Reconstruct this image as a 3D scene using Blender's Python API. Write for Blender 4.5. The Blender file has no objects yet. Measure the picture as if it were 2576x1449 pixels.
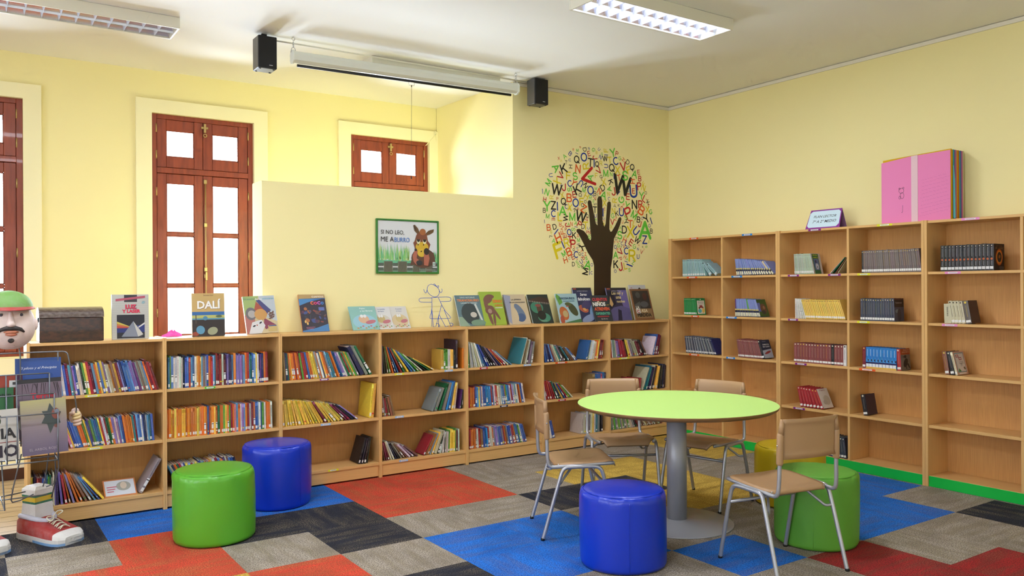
import bpy, math, random
from mathutils import Matrix, Vector
random.seed(7)
C = bpy.context.scene.collection
R_ = math.radians

# ------------------------------------------------------------------ camera, light, exposure
EYE = 1.5
F_PX, YAW, PITCH, ROLL = 2051.57, -0.5972, -0.0002, -0.0056
_fw = Vector((-math.sin(YAW)*math.cos(PITCH), math.cos(YAW)*math.cos(PITCH), math.sin(PITCH)))
_r0 = Vector((math.cos(YAW), math.sin(YAW), 0)); _u0 = _r0.cross(_fw)
_rt = _r0*math.cos(ROLL) + _u0*math.sin(ROLL); _up = -_r0*math.sin(ROLL) + _u0*math.cos(ROLL)
cam = bpy.data.cameras.new('camera'); camo = bpy.data.objects.new('camera', cam); C.objects.link(camo)
cam.sensor_width = 36; cam.lens = 36*F_PX/2576; cam.clip_start = .05; cam.clip_end = 100
m = Matrix((_rt, _up, -_fw)).transposed().to_4x4(); m.translation = (0, 0, EYE)
camo.matrix_world = m
bpy.context.scene.camera = camo

sc = bpy.context.scene
sc.view_settings.view_transform = 'Standard'; sc.view_settings.look = 'None'
sc.view_settings.gamma = 1; sc.view_settings.use_curve_mapping = False
sc.view_settings.exposure = 0.3
sc.cycles.use_denoising = True
sc.cycles.max_bounces = 6; sc.cycles.diffuse_bounces = 4; sc.cycles.glossy_bounces = 2
sc.cycles.transparent_max_bounces = 8; sc.cycles.caustics_reflective = False; sc.cycles.caustics_refractive = False
sc.cycles.use_adaptive_sampling = True; sc.cycles.adaptive_threshold = 0.09; sc.cycles.adaptive_min_samples = 12
sc.cycles.sample_clamp_indirect = 6

w = bpy.data.worlds.new('daylight'); sc.world = w; w.use_nodes = True
w.node_tree.nodes['Background'].inputs[0].default_value = (1, .985, .97, 1)
w.node_tree.nodes['Background'].inputs[1].default_value = 2.6

def area(name, loc, rot, sx, sy, power, col=(1, 1, 1)):
    l = bpy.data.lights.new(name, 'AREA'); l.shape = 'RECTANGLE'; l.size = sx; l.size_y = sy; l.energy = power; l.color = col
    o = bpy.data.objects.new(name, l); C.objects.link(o); o.location = loc; o.rotation_euler = rot
    return o
WIN_X = [-2.28, -.44, 1.40, 3.24]      # frame edges of the windows of the far wall
DAY = (.86, 1.0, 1.20)
for i, wx in enumerate(WIN_X):
    area('sky_and_fill_light', (wx+.436, 7.95, 1.97), (R_(-102), 0, 0), .86, 2.0, 265, DAY)
# unseen windows added in the side wall to let fill light in
SIDE_Y = (4.9, 2.2, -.5)
for py in SIDE_Y:
    area('sky_and_fill_light', (-3.98, py, 1.75), (0, R_(-90), 0), 2.1, 1.5, 46, DAY)
for px in (-1.6, 1.2, 4.0):  # unseen fill panels added behind the camera, before a closed wall
    area('sky_and_fill_light', (px, -2.95, 1.8), (R_(90), 0, 0), 1.5, 1.9, 14, DAY)

# ------------------------------------------------------------------ measuring helpers (points read off the room's planes)
def ray(u, v): return _fw + _rt*((u-1288)/F_PX) - _up*((v-724.5)/F_PX)
def ony(u, v, y):
    d = ray(u, v); t = y/d.y; return Vector((d.x*t, y, EYE+d.z*t))
def onx(u, v, x):
    d = ray(u, v); t = x/d.x; return Vector((x, d.y*t, EYE+d.z*t))

# ------------------------------------------------------------------ colours and materials
def lin(c):
    if isinstance(c, str): c = tuple(int(c[i:i+2], 16) for i in (0, 2, 4))
    out = []
    for x in c:
        x = x/255; out.append(x/12.92 if x <= .04045 else ((x+.055)/1.055)**2.4)
    return tuple(out)
MT = {}
def mat(name, col=None, rough=.5, metal=0, attr=False, noise=None, bump=None, spec=.5, coat=0):
    """noise = (colour2, scale xyz, strength) mixed into the colour; bump = (scale, strength)"""
    m = bpy.data.materials.new(name); m.use_nodes = True; nt = m.node_tree; b = nt.nodes['Principled BSDF']
    b.inputs['Roughness'].default_value = rough; b.inputs['Metallic'].default_value = metal
    b.inputs['Specular IOR Level'].default_value = spec; b.inputs['Coat Weight'].default_value = coat
    src = None
    if attr:
        a = nt.nodes.new('ShaderNodeAttribute'); a.attribute_name = 'Col'; src = a.outputs['Color']
    else: b.inputs['Base Color'].default_value = (*lin(col), 1)
    if noise:
        c2, sc3, st = noise[:3]
        tc = nt.nodes.new('ShaderNodeNewGeometry'); mp = nt.nodes.new('ShaderNodeMapping'); mp.inputs['Scale'].default_value = sc3
        nt.links.new(tc.outputs['Position'], mp.inputs[0])
        nz = nt.nodes.new('ShaderNodeTexNoise'); nz.inputs['Scale'].default_value = 1; nz.inputs['Detail'].default_value = 4
        nt.links.new(mp.outputs[0], nz.inputs[0])
        rp = nt.nodes.new('ShaderNodeMapRange'); rp.inputs[1].default_value = .35; rp.inputs[2].default_value = .65; rp.inputs[4].default_value = st
        nt.links.new(nz.outputs[0], rp.inputs[0])
        mx = nt.nodes.new('ShaderNodeMix'); mx.data_type = 'RGBA'
        nt.links.new(rp.outputs[0], mx.inputs[0])
        if src: nt.links.new(src, mx.inputs[6])
        else: mx.inputs[6].default_value = (*lin(col), 1)
        mx.inputs[7].default_value = (*lin(c2), 1)
        src = mx.outputs[2]
    if src: nt.links.new(src, b.inputs['Base Color'])
    if bump:
        nz = nt.nodes.new('ShaderNodeTexNoise'); nz.inputs['Scale'].default_value = bump[0]; nz.inputs['Detail'].default_value = 3
        g = nt.nodes.new('ShaderNodeNewGeometry'); nt.links.new(g.outputs['Position'], nz.inputs[0])
        bp = nt.nodes.new('ShaderNodeBump'); bp.inputs['Strength'].default_value = bump[1]; bp.inputs['Distance'].default_value = .004
        nt.links.new(nz.outputs[0], bp.inputs['Height']); nt.links.new(bp.outputs[0], b.inputs['Normal'])
    MT[name] = m; return m
WOOD = (224, 178, 114); WOOD2 = (196, 148, 88)
mat('print', attr=True, rough=.5)
mat('book', attr=True, rough=.35, spec=.4, noise=((120, 110, 100), (60, 60, 60), .12))
mat('paint', attr=True, rough=.65, noise=((168, 160, 156), (22, 22, 22), .18), bump=(70, .5))
mat('wall_yellow', (245, 233, 174), rough=.75, spec=.2, bump=(25, .12))
mat('wall_trim', (246, 238, 196), rough=.7, spec=.2)
mat('ceiling_white', (242, 240, 234), rough=.85, spec=.2)
mat('cornice_white', (232, 226, 210), rough=.6)
mat('wood_upright', WOOD, rough=.45, noise=(WOOD2, (320, 320, 5), .38))
mat('wood_along_x', WOOD, rough=.4, noise=(WOOD2, (5, 320, 320), .38))
mat('wood_along_y', WOOD, rough=.4, noise=(WOOD2, (320, 5, 320), .38))
mat('wood_back', (218, 164, 98), rough=.55, noise=((184, 130, 72), (330, 330, 6), .5))
mat('plinth_green', (0, 186, 68), rough=.5)
mat('mahogany', (150, 66, 38), rough=.4, noise=((112, 42, 24), (30, 30, 4), .7), coat=.15)
mat('brass', (190, 165, 110), rough=.35, metal=.7)
mat('metal_grey', (172, 174, 182), rough=.34, metal=.6)
mat('metal_pole', (164, 165, 174), rough=.36, metal=.15)
mat('steel', (200, 202, 205), rough=.25, metal=.9)
mat('seat_brown', (172, 136, 98), rough=.38, bump=(500, .15))
mat('tabletop_lime', (192, 232, 130), rough=.55, spec=.3)
mat('table_edge', (150, 112, 66), rough=.5, noise=((100, 72, 40), (8, 8, 200), .7))
mat('vinyl_green', (84, 164, 40), rough=.36, bump=(14, .35), spec=.5, coat=.12)
mat('vinyl_lime', (92, 160, 52), rough=.5, bump=(14, .35))
mat('vinyl_blue', (10, 50, 186), rough=.33, bump=(14, .35), spec=.5, coat=.12)
mat('vinyl_yellow', (196, 166, 8), rough=.45, bump=(12, .25))
mat('black_grille', (16, 16, 18), rough=.7, bump=(900, .4))
mat('speaker_side', (82, 80, 78), rough=.4)
mat('felt', attr=True, rough=.9, spec=.1, bump=(600, .4))
mat('black_plastic', (12, 12, 14), rough=.4)
mat('screen_white', (224, 226, 216), rough=.35)
mat('lamp_white', (226, 222, 206), rough=.45)
mat('reflector', (232, 236, 246), rough=.22, metal=.85)
mat('louvre_blade', (232, 236, 248), rough=.35, metal=.4)
mat('wire_grey', (112, 116, 122), rough=.4, metal=.5)
mat('wire_blue', (30, 80, 190), rough=.4)
mat('chest_wood', (72, 38, 22), rough=.35, noise=((30, 16, 12), (30, 30, 60), .9), coat=.3)
mat('chest_top', (110, 96, 88), rough=.3, noise=((60, 36, 28), (40, 60, 60), .8), coat=.4)
mat('floor_wood', (212, 190, 160), rough=.4, noise=((188, 160, 126), (4, 60, 60), .6))
mat('base_dark', (70, 36, 24), rough=.5)
def emis(name, col, s):
    m = bpy.data.materials.new(name); m.use_nodes = True; nt = m.node_tree; b = nt.nodes['Principled BSDF']
    b.inputs['Base Color'].default_value = (.8, .8, .8, 1)
    b.inputs['Emission Color'].default_value = (*lin(col), 1); b.inputs['Emission Strength'].default_value = s; MT[name] = m
emis('tube_lit', (226, 232, 255), 34)
mat('tube_off', (228, 230, 236), rough=.3)
def glass():
    m = bpy.data.materials.new('pane_glass'); m.use_nodes = True; nt = m.node_tree; nt.nodes.clear()
    o = nt.nodes.new('ShaderNodeOutputMaterial'); t = nt.nodes.new('ShaderNodeBsdfTransparent'); g = nt.nodes.new('ShaderNodeBsdfGlossy')
    g.inputs['Roughness'].default_value = .02; t.inputs[0].default_value = (.97, .98, .98, 1)
    f = nt.nodes.new('ShaderNodeFresnel'); x = nt.nodes.new('ShaderNodeMixShader')
    nt.links.new(f.outputs[0], x.inputs[0]); nt.links.new(t.outputs[0], x.inputs[1]); nt.links.new(g.outputs[0], x.inputs[2]); nt.links.new(x.outputs[0], o.inputs[0])
    MT['pane_glass'] = m
glass()
def carpet_mat(name, c1, c2, c3, sx, sy):
    m = bpy.data.materials.new(name); m.use_nodes = True; nt = m.node_tree; b = nt.nodes['Principled BSDF']; N = nt.nodes.new; L = nt.links.new
    b.inputs['Roughness'].default_value = .95; b.inputs['Specular IOR Level'].default_value = .1
    g = N('ShaderNodeNewGeometry')
    def nz(scale, lo, hi, det=2):
        mp = N('ShaderNodeMapping'); mp.inputs['Scale'].default_value = scale; L(g.outputs['Position'], mp.inputs[0])
        n = N('ShaderNodeTexNoise'); n.inputs['Scale'].default_value = 1; n.inputs['Detail'].default_value = det; L(mp.outputs[0], n.inputs[0])
        r = N('ShaderNodeMapRange'); r.inputs[1].default_value = lo; r.inputs[2].default_value = hi; L(n.outputs[0], r.inputs[0]); return r.outputs[0]
    fine = nz((130, 130, 130), .47, .57); streak = nz((2.6*sx, 2.6*sy, 1), .42, .60, 5); fine2 = nz((160, 160, 160), .49, .58); patch = nz((3.5, 3.5, 1), .44, .60, 4)
    def mix(f, a, bb, k=1):
        x = N('ShaderNodeMix'); x.data_type = 'RGBA'
        if k != 1:
            mm = N('ShaderNodeMath'); mm.operation = 'MULTIPLY'; L(f, mm.inputs[0]); mm.inputs[1].default_value = k; f = mm.outputs[0]
        L(f, x.inputs[0])
        for i, q in ((6, a), (7, bb)):
            if isinstance(q, tuple): x.inputs[i].default_value = (*lin(q), 1)
            else: L(q, x.inputs[i])
        return x.outputs[2]
    a = mix(fine, c1, c2, .85); bq = mix(fine2, c2, c3, 1); col = mix(streak, a, bq, .62); col = mix(patch, col, c2, .30)
    L(col, b.inputs['Base Color'])
    bp = N('ShaderNodeBump'); bp.inputs['Strength'].default_value = .5; bp.inputs['Distance'].default_value = .004
    L(fine, bp.inputs['Height']); L(bp.outputs[0], b.inputs['Normal']); MT[name] = m
CP = {'O': ((226, 84, 62), (150, 66, 50), (206, 142, 88)), 'B': ((50, 128, 224), (32, 80, 158), (128, 136, 176)), 'G': ((180, 168, 154), (110, 101, 92), (176, 162, 128)),
      'K': ((56, 58, 68), (36, 36, 42), (150, 136, 114)), 'Y': ((232, 196, 96), (152, 124, 58), (206, 168, 78)), 'R': ((176, 52, 52), (112, 44, 42), (146, 96, 78))}
for k, c in CP.items():
    carpet_mat('carpet_'+k+'0', *c, 1, 6); carpet_mat('carpet_'+k+'1', *c, 6, 1)

# ------------------------------------------------------------------ mesh builder
_glyph = {}
def glyph(s, bold=0.0, it=0.0):
    k = (s, bold, it)
    if k not in _glyph:
        cu = bpy.data.curves.new('t', 'FONT'); cu.body = s; cu.resolution_u = 2; cu.offset = bold; cu.shear = it
        o = bpy.data.objects.new('t', cu); C.objects.link(o)
        dg = bpy.context.evaluated_depsgraph_get(); me = bpy.data.meshes.new_from_object(o.evaluated_get(dg))
        vs = [v.co.xy[:] for v in me.vertices]; fs = [tuple(p.vertices) for p in me.polygons]
        bpy.data.objects.remove(o); bpy.data.curves.remove(cu); bpy.data.meshes.remove(me)
        if not vs: vs = [(0, 0)]
        x0 = min(v[0] for v in vs); x1 = max(v[0] for v in vs); y0 = min(v[1] for v in vs); y1 = max(v[1] for v in vs)
        _glyph[k] = ([(v[0]-x0, v[1]-y0) for v in vs], fs, x1-x0 or 1, y1-y0 or 1)
    return _glyph[k]
def frame(o, x, y=None, n=None):
    """matrix whose x runs along x, y along y, z = normal"""
    x = Vector(x).normalized(); y = Vector(y).normalized(); n = x.cross(y)
    M = Matrix((x, y, n)).transposed().to_4x4(); M.translation = o; return M
class MB:
    def __init__(s, org=(0, 0, 0)): s.v = []; s.f = []; s.c = []; s.m = []; s.sm = []; s.mats = []; s.org = Vector(org); s.pc = 0
    def mi(s, name):
        if name not in s.mats: s.mats.append(name)
        return s.mats.index(name)
    def add(s, vs, fs, mat, col=(200, 200, 200), smooth=False, M=None):
        b = len(s.v)
        for p in vs:
            p = Vector(p); s.v.append((M @ p) if M is not None else p)
        k = s.mi(mat); cl = lin(col)
        for f in fs: s.f.append(tuple(i+b for i in f)); s.m.append(k); s.c.append(cl); s.sm.append(smooth)
        return s
    def box(s, x0, x1, y0, y1, z0, z1, mat, col=(200, 200, 200), M=None):
        v = [(x, y, z) for x in (x0, x1) for y in (y0, y1) for z in (z0, z1)]
        return s.add(v, [(0, 1, 3, 2), (4, 6, 7, 5), (0, 4, 5, 1), (2, 3, 7, 6), (0, 2, 6, 4), (1, 5, 7, 3)], mat, col, False, M)
    def bbox(s, x0, x1, y0, y1, z0, z1, mat, col=(200, 200, 200), M=None, b=.002):
        """box with chamfered edges"""
        v = []; 
        for x, sx in ((x0, 1), (x1, -1)):
            for y, sy in ((y0, 1), (y1, -1)):
                for z, sz in ((z0, 1), (z1, -1)):
                    v += [(x, y+sy*b, z+sz*b), (x+sx*b, y, z+sz*b), (x+sx*b, y+sy*b, z)]
        I = lambda i, j, k, a: ((i*2+j)*2+k)*3+a
        f = []
        for i in (0, 1): f.append((I(i,0,0,0), I(i,0,1,0), I(i,1,1,0), I(i,1,0,0)) if i == 0 else (I(i,0,0,0), I(i,1,0,0), I(i,1,1,0), I(i,0,1,0)))
        for j in (0, 1): f.append((I(0,j,0,1), I(1,j,0,1), I(1,j,1,1), I(0,j,1,1)) if j == 0 else (I(0,j,0,1), I(0,j,1,1), I(1,j,1,1), I(1,j,0,1)))
        for k in (0, 1): f.append((I(0,0,k,2), I(0,1,k,2), I(1,1,k,2), I(1,0,k,2)) if k == 0 else (I(0,0,k,2), I(1,0,k,2), I(1,1,k,2), I(0,1,k,2)))
        for i in (0, 1):
            for j in (0, 1): f.append((I(i,j,0,0), I(i,j,0,1), I(i,j,1,1), I(i,j,1,0)))
            for k in (0, 1): f.append((I(i,0,k,0), I(i,0,k,2), I(i,1,k,2), I(i,1,k,0)))
        for j in (0, 1):
            for k in (0, 1): f.append((I(0,j,k,1), I(0,j,k,2), I(1,j,k,2), I(1,j,k,1)))
        for i in (0, 1):
            for j in (0, 1):
                for k in (0, 1): f.append((I(i,j,k,0), I(i,j,k,1), I(i,j,k,2)))
        return s.add(v, f, mat, col, False, M)
    def prism(s, poly, z0, z1, mat, col=(200, 200, 200), M=None):
        n = len(poly); v = [(x, y, z0) for x, y in poly]+[(x, y, z1) for x, y in poly]
        f = [tuple(range(n))[::-1], tuple(range(n, 2*n))]+[(i, (i+1) % n, n+(i+1) % n, n+i) for i in range(n)]
        return s.add(v, f, mat, col, False, M)
    def tube(s, pts, r, mat, col=(200, 200, 200), n=8, closed=False, M=None, cap=True):
        pts = [Vector(p) for p in pts]; N = len(pts); vs = []; fs = []; ref = None
        rr = r if isinstance(r, (list, tuple)) else [r]*N
        for i, p in enumerate(pts):
            a = pts[(i-1) % N] if (closed or i > 0) else p; b = pts[(i+1) % N] if (closed or i < N-1) else p
            t = (b-a).normalized()
            if ref is None: ref = t.orthogonal().normalized()
            ref = (ref - t*ref.dot(t)); ref = ref.normalized() if ref.length > 1e-6 else t.orthogonal().normalized()
            q = t.cross(ref)
            for k in range(n):
                an = 2*math.pi*k/n; vs.append(p+(ref*math.cos(an)+q*math.sin(an))*rr[i])
        for i in range(N if closed else N-1):
            j = (i+1) % N
            for k in range(n): fs.append((i*n+k, i*n+(k+1) % n, j*n+(k+1) % n, j*n+k))
        if not closed and cap: fs += [tuple(range(n))[::-1], tuple((N-1)*n+k for k in range(n))]
        return s.add(vs, fs, mat, col, True, M)
    def lathe(s, prof, mat, col=(200, 200, 200), n=48, ctr=(0, 0, 0), jit=None, smooth=True, M=None):
        vs = []; fs = []; K = len(prof)
        for i, (r, z) in enumerate(prof):
            for k in range(n):
                a = 2*math.pi*k/n; d = jit(i, a) if jit else 0
                vs.append((ctr[0]+(r+d)*math.cos(a), ctr[1]+(r+d)*math.sin(a), ctr[2]+z))
        for i in range(K-1):
            for k in range(n): fs.append((i*n+k, i*n+(k+1) % n, (i+1)*n+(k+1) % n, (i+1)*n+k))
        if prof[0][0] > 1e-4: fs.append(tuple(range(n))[::-1])
        if prof[-1][0] > 1e-4: fs.append(tuple((K-1)*n+k for k in range(n)))
        return s.add(vs, fs, mat, col, smooth, M)
    def sphere(s, c, r, mat, col=(200, 200, 200), nu=20, nv=12, fn=None, M=None):
        rx, ry, rz = r if isinstance(r, (tuple, list)) else (r, r, r); vs = []; fs = []
        for j in range(nv+1):
            th = math.pi*j/nv
            for i in range(nu):
                ph = 2*math.pi*i/nu; d = Vector((math.sin(th)*math.cos(ph), math.sin(th)*math.sin(ph), math.cos(th)))
                k = fn(d) if fn else 1
                vs.append((c[0]+d.x*rx*k, c[1]+d.y*ry*k, c[2]+d.z*rz*k))
        for j in range(nv):
            for i in range(nu): fs.append((j*nu+i, (j+1)*nu+i, (j+1)*nu+(i+1) % nu, j*nu+(i+1) % nu))
        return s.add(vs, fs, mat, col, True, M)
    # flat art on a face: M maps (x, y, off) with off along the normal
    def poly(s, M, pts, col, lay=1, mat='print'):
        s.pc += 1; z = lay*.0004+(s.pc % 8)*.00004
        return s.add([(x, y, z) for x, y in pts], [tuple(range(len(pts)))], mat, col, False, M)
    def rect(s, M, x0, y0, x1, y1, col, lay=1, mat='print'): return s.poly(M, [(x0, y0), (x1, y0), (x1, y1), (x0, y1)], col, lay, mat)
    def ell(s, M, cx, cy, rx, ry, col, lay=1, rot=0, n=18, mat='print'):
        c, q = math.cos(rot), math.sin(rot); p = []
        for i in range(n):
            a = 2*math.pi*i/n; x = rx*math.cos(a); y = ry*math.sin(a); p.append((cx+x*c-y*q, cy+x*q+y*c))
        return s.poly(M, p, col, lay, mat)
    def text(s, M, st, x, y, w=None, h=None, col=(0, 0, 0), lay=2, bold=.0, rot=0, ctr=False, it=0, mat='print'):
        vs, fs, gw, gh = glyph(st, bold, it)
        if h is None: h = w*gh/gw
        if w is None: w = h*gw/gh
        sx, sy = w/gw, h/gh; c, q = math.cos(rot), math.sin(rot); out = []
        for a, b in vs:
            a *= sx; b *= sy
            if ctr: a -= w/2; b -= h/2
            out.append((x+a*c-b*q, y+a*q+b*c, lay*.0004))
        return s.add(out, fs, mat, col, False, M)
    def build(s, name, parent=None):
        me = bpy.data.meshes.new(name); o = s.org
        me.from_pydata([tuple(v-o) for v in s.v], [], s.f)
        for k in s.mats: me.materials.append(MT[k])
        me.polygons.foreach_set('material_index', s.m); me.polygons.foreach_set('use_smooth', s.sm)
        ca = me.color_attributes.new('Col', 'FLOAT_COLOR', 'CORNER'); buf = []
        for f, c in zip(s.f, s.c): buf += [*c, 1]*len(f)
        ca.data.foreach_set('color', buf); me.update()
        ob = bpy.data.objects.new(name, me); C.objects.link(ob)
        if parent is not None:
            ob.parent = parent; ob.location = o - _wloc(parent)
        else: ob.location = o
        return ob
def _wloc(p):
    l = Vector(p.location)
    while p.parent: p = p.parent; l += Vector(p.location)
    return l
def thing(name, label, cat, loc=(0, 0, 0), group=None, kind=None):
    o = bpy.data.objects.new(name, None); C.objects.link(o); o.location = loc; o.empty_display_size = .1
    return tag(o, label, cat, group, kind)
def tag(o, label=None, cat=None, group=None, kind=None):
    if label: o['label'] = label
    if cat: o['category'] = cat
    if group: o['group'] = group
    if kind: o['kind'] = kind
    return o
def struct(o, label=None): o['kind'] = 'structure'; return tag(o, label)
def arc(c, r, a0, a1, n, ax, ay):
    ax = Vector(ax); ay = Vector(ay); c = Vector(c)
    return [c+ax*(r*math.cos(a0+(a1-a0)*i/n))+ay*(r*math.sin(a0+(a1-a0)*i/n)) for i in range(n+1)]
def smooth_path(pts, k=3):
    """rounds the corners of a polyline"""
    p = [Vector(q) for q in pts]
    for _ in range(k):
        o = [p[0]]
        for a, b in zip(p, p[1:]): o += [a*.75+b*.25, a*.25+b*.75]
        o.append(p[-1]); p = o
    return p
# ------------------------------------------------------------------ the room
CEIL = 3.41; YA = 6.24; YW = 7.62; XB = 6.273
GX, GXO, GY, GYO = .5235, .738, .515, 5.905
ROWS = ['KBBBOOGGGGYG', 'GOKKOOGYYGYG', 'OOGKGGKKYGGG', 'OYOGBBGYYGGG', 'GGGKBBGGGBBG', 'GGGGGGBGBBGG', 'OGGGGGGRGGKG', 'GGGGGGGRRGGG', 'GKGGBGGGGOGG', 'GOOGGKGGGGGG']
f = MB()
def tile(x0, x1, y0, y1, k, q): f.add([(x0, y0, 0), (x1, y0, 0), (x1, y1, 0), (x0, y1, 0)], [(0, 1, 2, 3)], 'carpet_%s%d' % (k, q))
for j in range(18):
    row = ROWS[j] if j < len(ROWS) else 'GKGOGGBGGYGG'[j % 5:]+'GGGGG'
    for k in range(-8, 11):
        c = row[k+1] if -1 <= k < 11 and k+1 < len(row) else 'GKGBGOGG'[(j*3+k) % 8]
        x0 = GXO+GX*k; x1 = x0+GX; y1 = GYO-GY*j; y0 = y1-GY
        if j == 0 and k >= 0: y1 = 6.23
        if j == 0 and k == -1: tile(.352, x1, y1, 6.23, c, 1)
        tile(x0, min(x1, XB+.2), y0, y1, c, (j+k) % 2)
        y1 = GYO-GY*j
f.add([(-3.6, GYO, -.001), (XB+.2, GYO, -.001), (XB+.2, 7.9, -.001), (-3.6, 7.9, -.001)], [(0, 1, 2, 3)], 'floor_wood')
for j in range(13):      # plank joints
    y = GYO+.06+j*.13; f.add([(-3.6, y, 0), (1.9, y, 0), (1.9, y+.004, 0), (-3.6, y+.004, 0)], [(0, 1, 2, 3)], 'base_dark')
for j in range(12):
    for i in range(4):
        x = -3.2+i*1.3+(j*.47) % 1.1; y = GYO+.06+j*.13; f.add([(x, y, 0), (x+.003, y, 0), (x+.003, y+.13, 0), (x, y+.13, 0)], [(0, 1, 2, 3)], 'base_dark')
f.box(-3.8, XB+.4, -3.4, 8.0, -.12, -.01, 'floor_wood')
struct(f.build('floor'))
f = MB(); f.box(-3.8, XB+.4, -3.4, 8.0, CEIL, CEIL+.15, 'ceiling_white'); struct(f.build('ceiling'))
# far wall with the window openings
f = MB(); WZ0, WZ1, WW = .973, 3.04, .88; YO = 7.86
xs = [-3.8]
for wx in WIN_X: xs += [wx, wx+WW]
xs.append(XB+.2)
for i in range(0, len(xs), 2): f.box(xs[i], xs[i+1], YW, YO, 0, CEIL, 'wall_yellow')
for wx in WIN_X:
    f.box(wx, wx+WW, YW, YO, 0, WZ0, 'wall_yellow'); f.box(wx, wx+WW, YW, YO, WZ1, CEIL, 'wall_yellow')
struct(f.build('wall_back'))
for i, wx in enumerate(WIN_X):       # raised plaster surround
    f = MB(); t = .128; z1 = 3.158; y0 = YW-.03
    f.box(wx-t, wx, y0, YW-.0005, .0 if i < 3 else .0, z1, 'wall_trim'); f.box(wx+WW, wx+WW+t, y0, YW-.0005, 0, z1, 'wall_trim')
    f.box(wx, wx+WW, y0, YW-.0005, WZ1, z1, 'wall_trim'); f.box(wx, wx+WW, y0, YW-.0005, 0, WZ0-.01, 'wall_trim')
    struct(f.build('trim_%d' % (i+1)))
f = MB(); f.prism([(4.262, YA), (XB+.2, YA), (XB+.2, 7.61), (4.22, 7.61)], 0, CEIL, 'wall_yellow'); struct(f.build('wall_alcove'))
f = MB(); f.prism([(0, 0), (.245, 0), (.245, 2.327), (.237, 2.335), (.008, 2.335), (0, 2.327)], 0, 2.3298, 'wall_yellow', M=Matrix(((0, 0, 1, 1.932), (1, 0, 0, YA), (0, 1, 0, 0), (0, 0, 0, 1)))); struct(f.build('wall_partition'))
f = MB(); f.box(XB, XB+.3, -3.4, YA, 0, CEIL, 'wall_yellow'); struct(f.build('wall_right'))
f = MB(); ye = [-3.4]
for py in sorted(SIDE_Y): ye += [py-.75, py+.75]  # openings for the added side windows
ye.append(8.0)
for i in range(0, len(ye), 2): f.box(-3.9, -3.6, ye[i], ye[i+1], 0, CEIL, 'wall_yellow')
for py in SIDE_Y: f.box(-3.9, -3.6, py-.75, py+.75, 0, .7, 'wall_yellow'); f.box(-3.9, -3.6, py-.75, py+.75, 2.8, CEIL, 'wall_yellow')
struct(f.build('wall_left'))
for i, py in enumerate(SIDE_Y):  # frames of the unseen side windows, added along with their fill lights
    f = MB((-3.7, py, .7))
    for y in (-.75, -.03, .69): f.bbox(-3.74, -3.69, py+y, py+y+.06, .7, 2.8, 'mahogany')
    for z in (.7, 1.4, 2.05, 2.74): f.bbox(-3.738, -3.692, py-.75, py+.75, z, z+.06, 'mahogany')
    struct(f.build('window_%d' % (i+5)))
f = MB(); f.box(-3.6, XB, -3.4, -3.1, 0, CEIL, 'wall_yellow'); struct(f.build('wall_front'))
f = MB(); f.box(4.262, XB-.012, YA-.014, YA-.001, CEIL-.034, CEIL-.005, 'cornice_white'); f.box(XB-.014, XB-.001, -3.1, YA-.001, CEIL-.034, CEIL-.005, 'cornice_white'); struct(f.build('trim_5'))
f = MB(); f.box(-3.6, 1.9, YW-.05, YW-.031, .0, .09, 'base_dark'); f.box(-3.6, 1.9, YW-.045, YW-.031, .09, .13, 'cornice_white'); struct(f.build('baseboard_back'))

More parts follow.
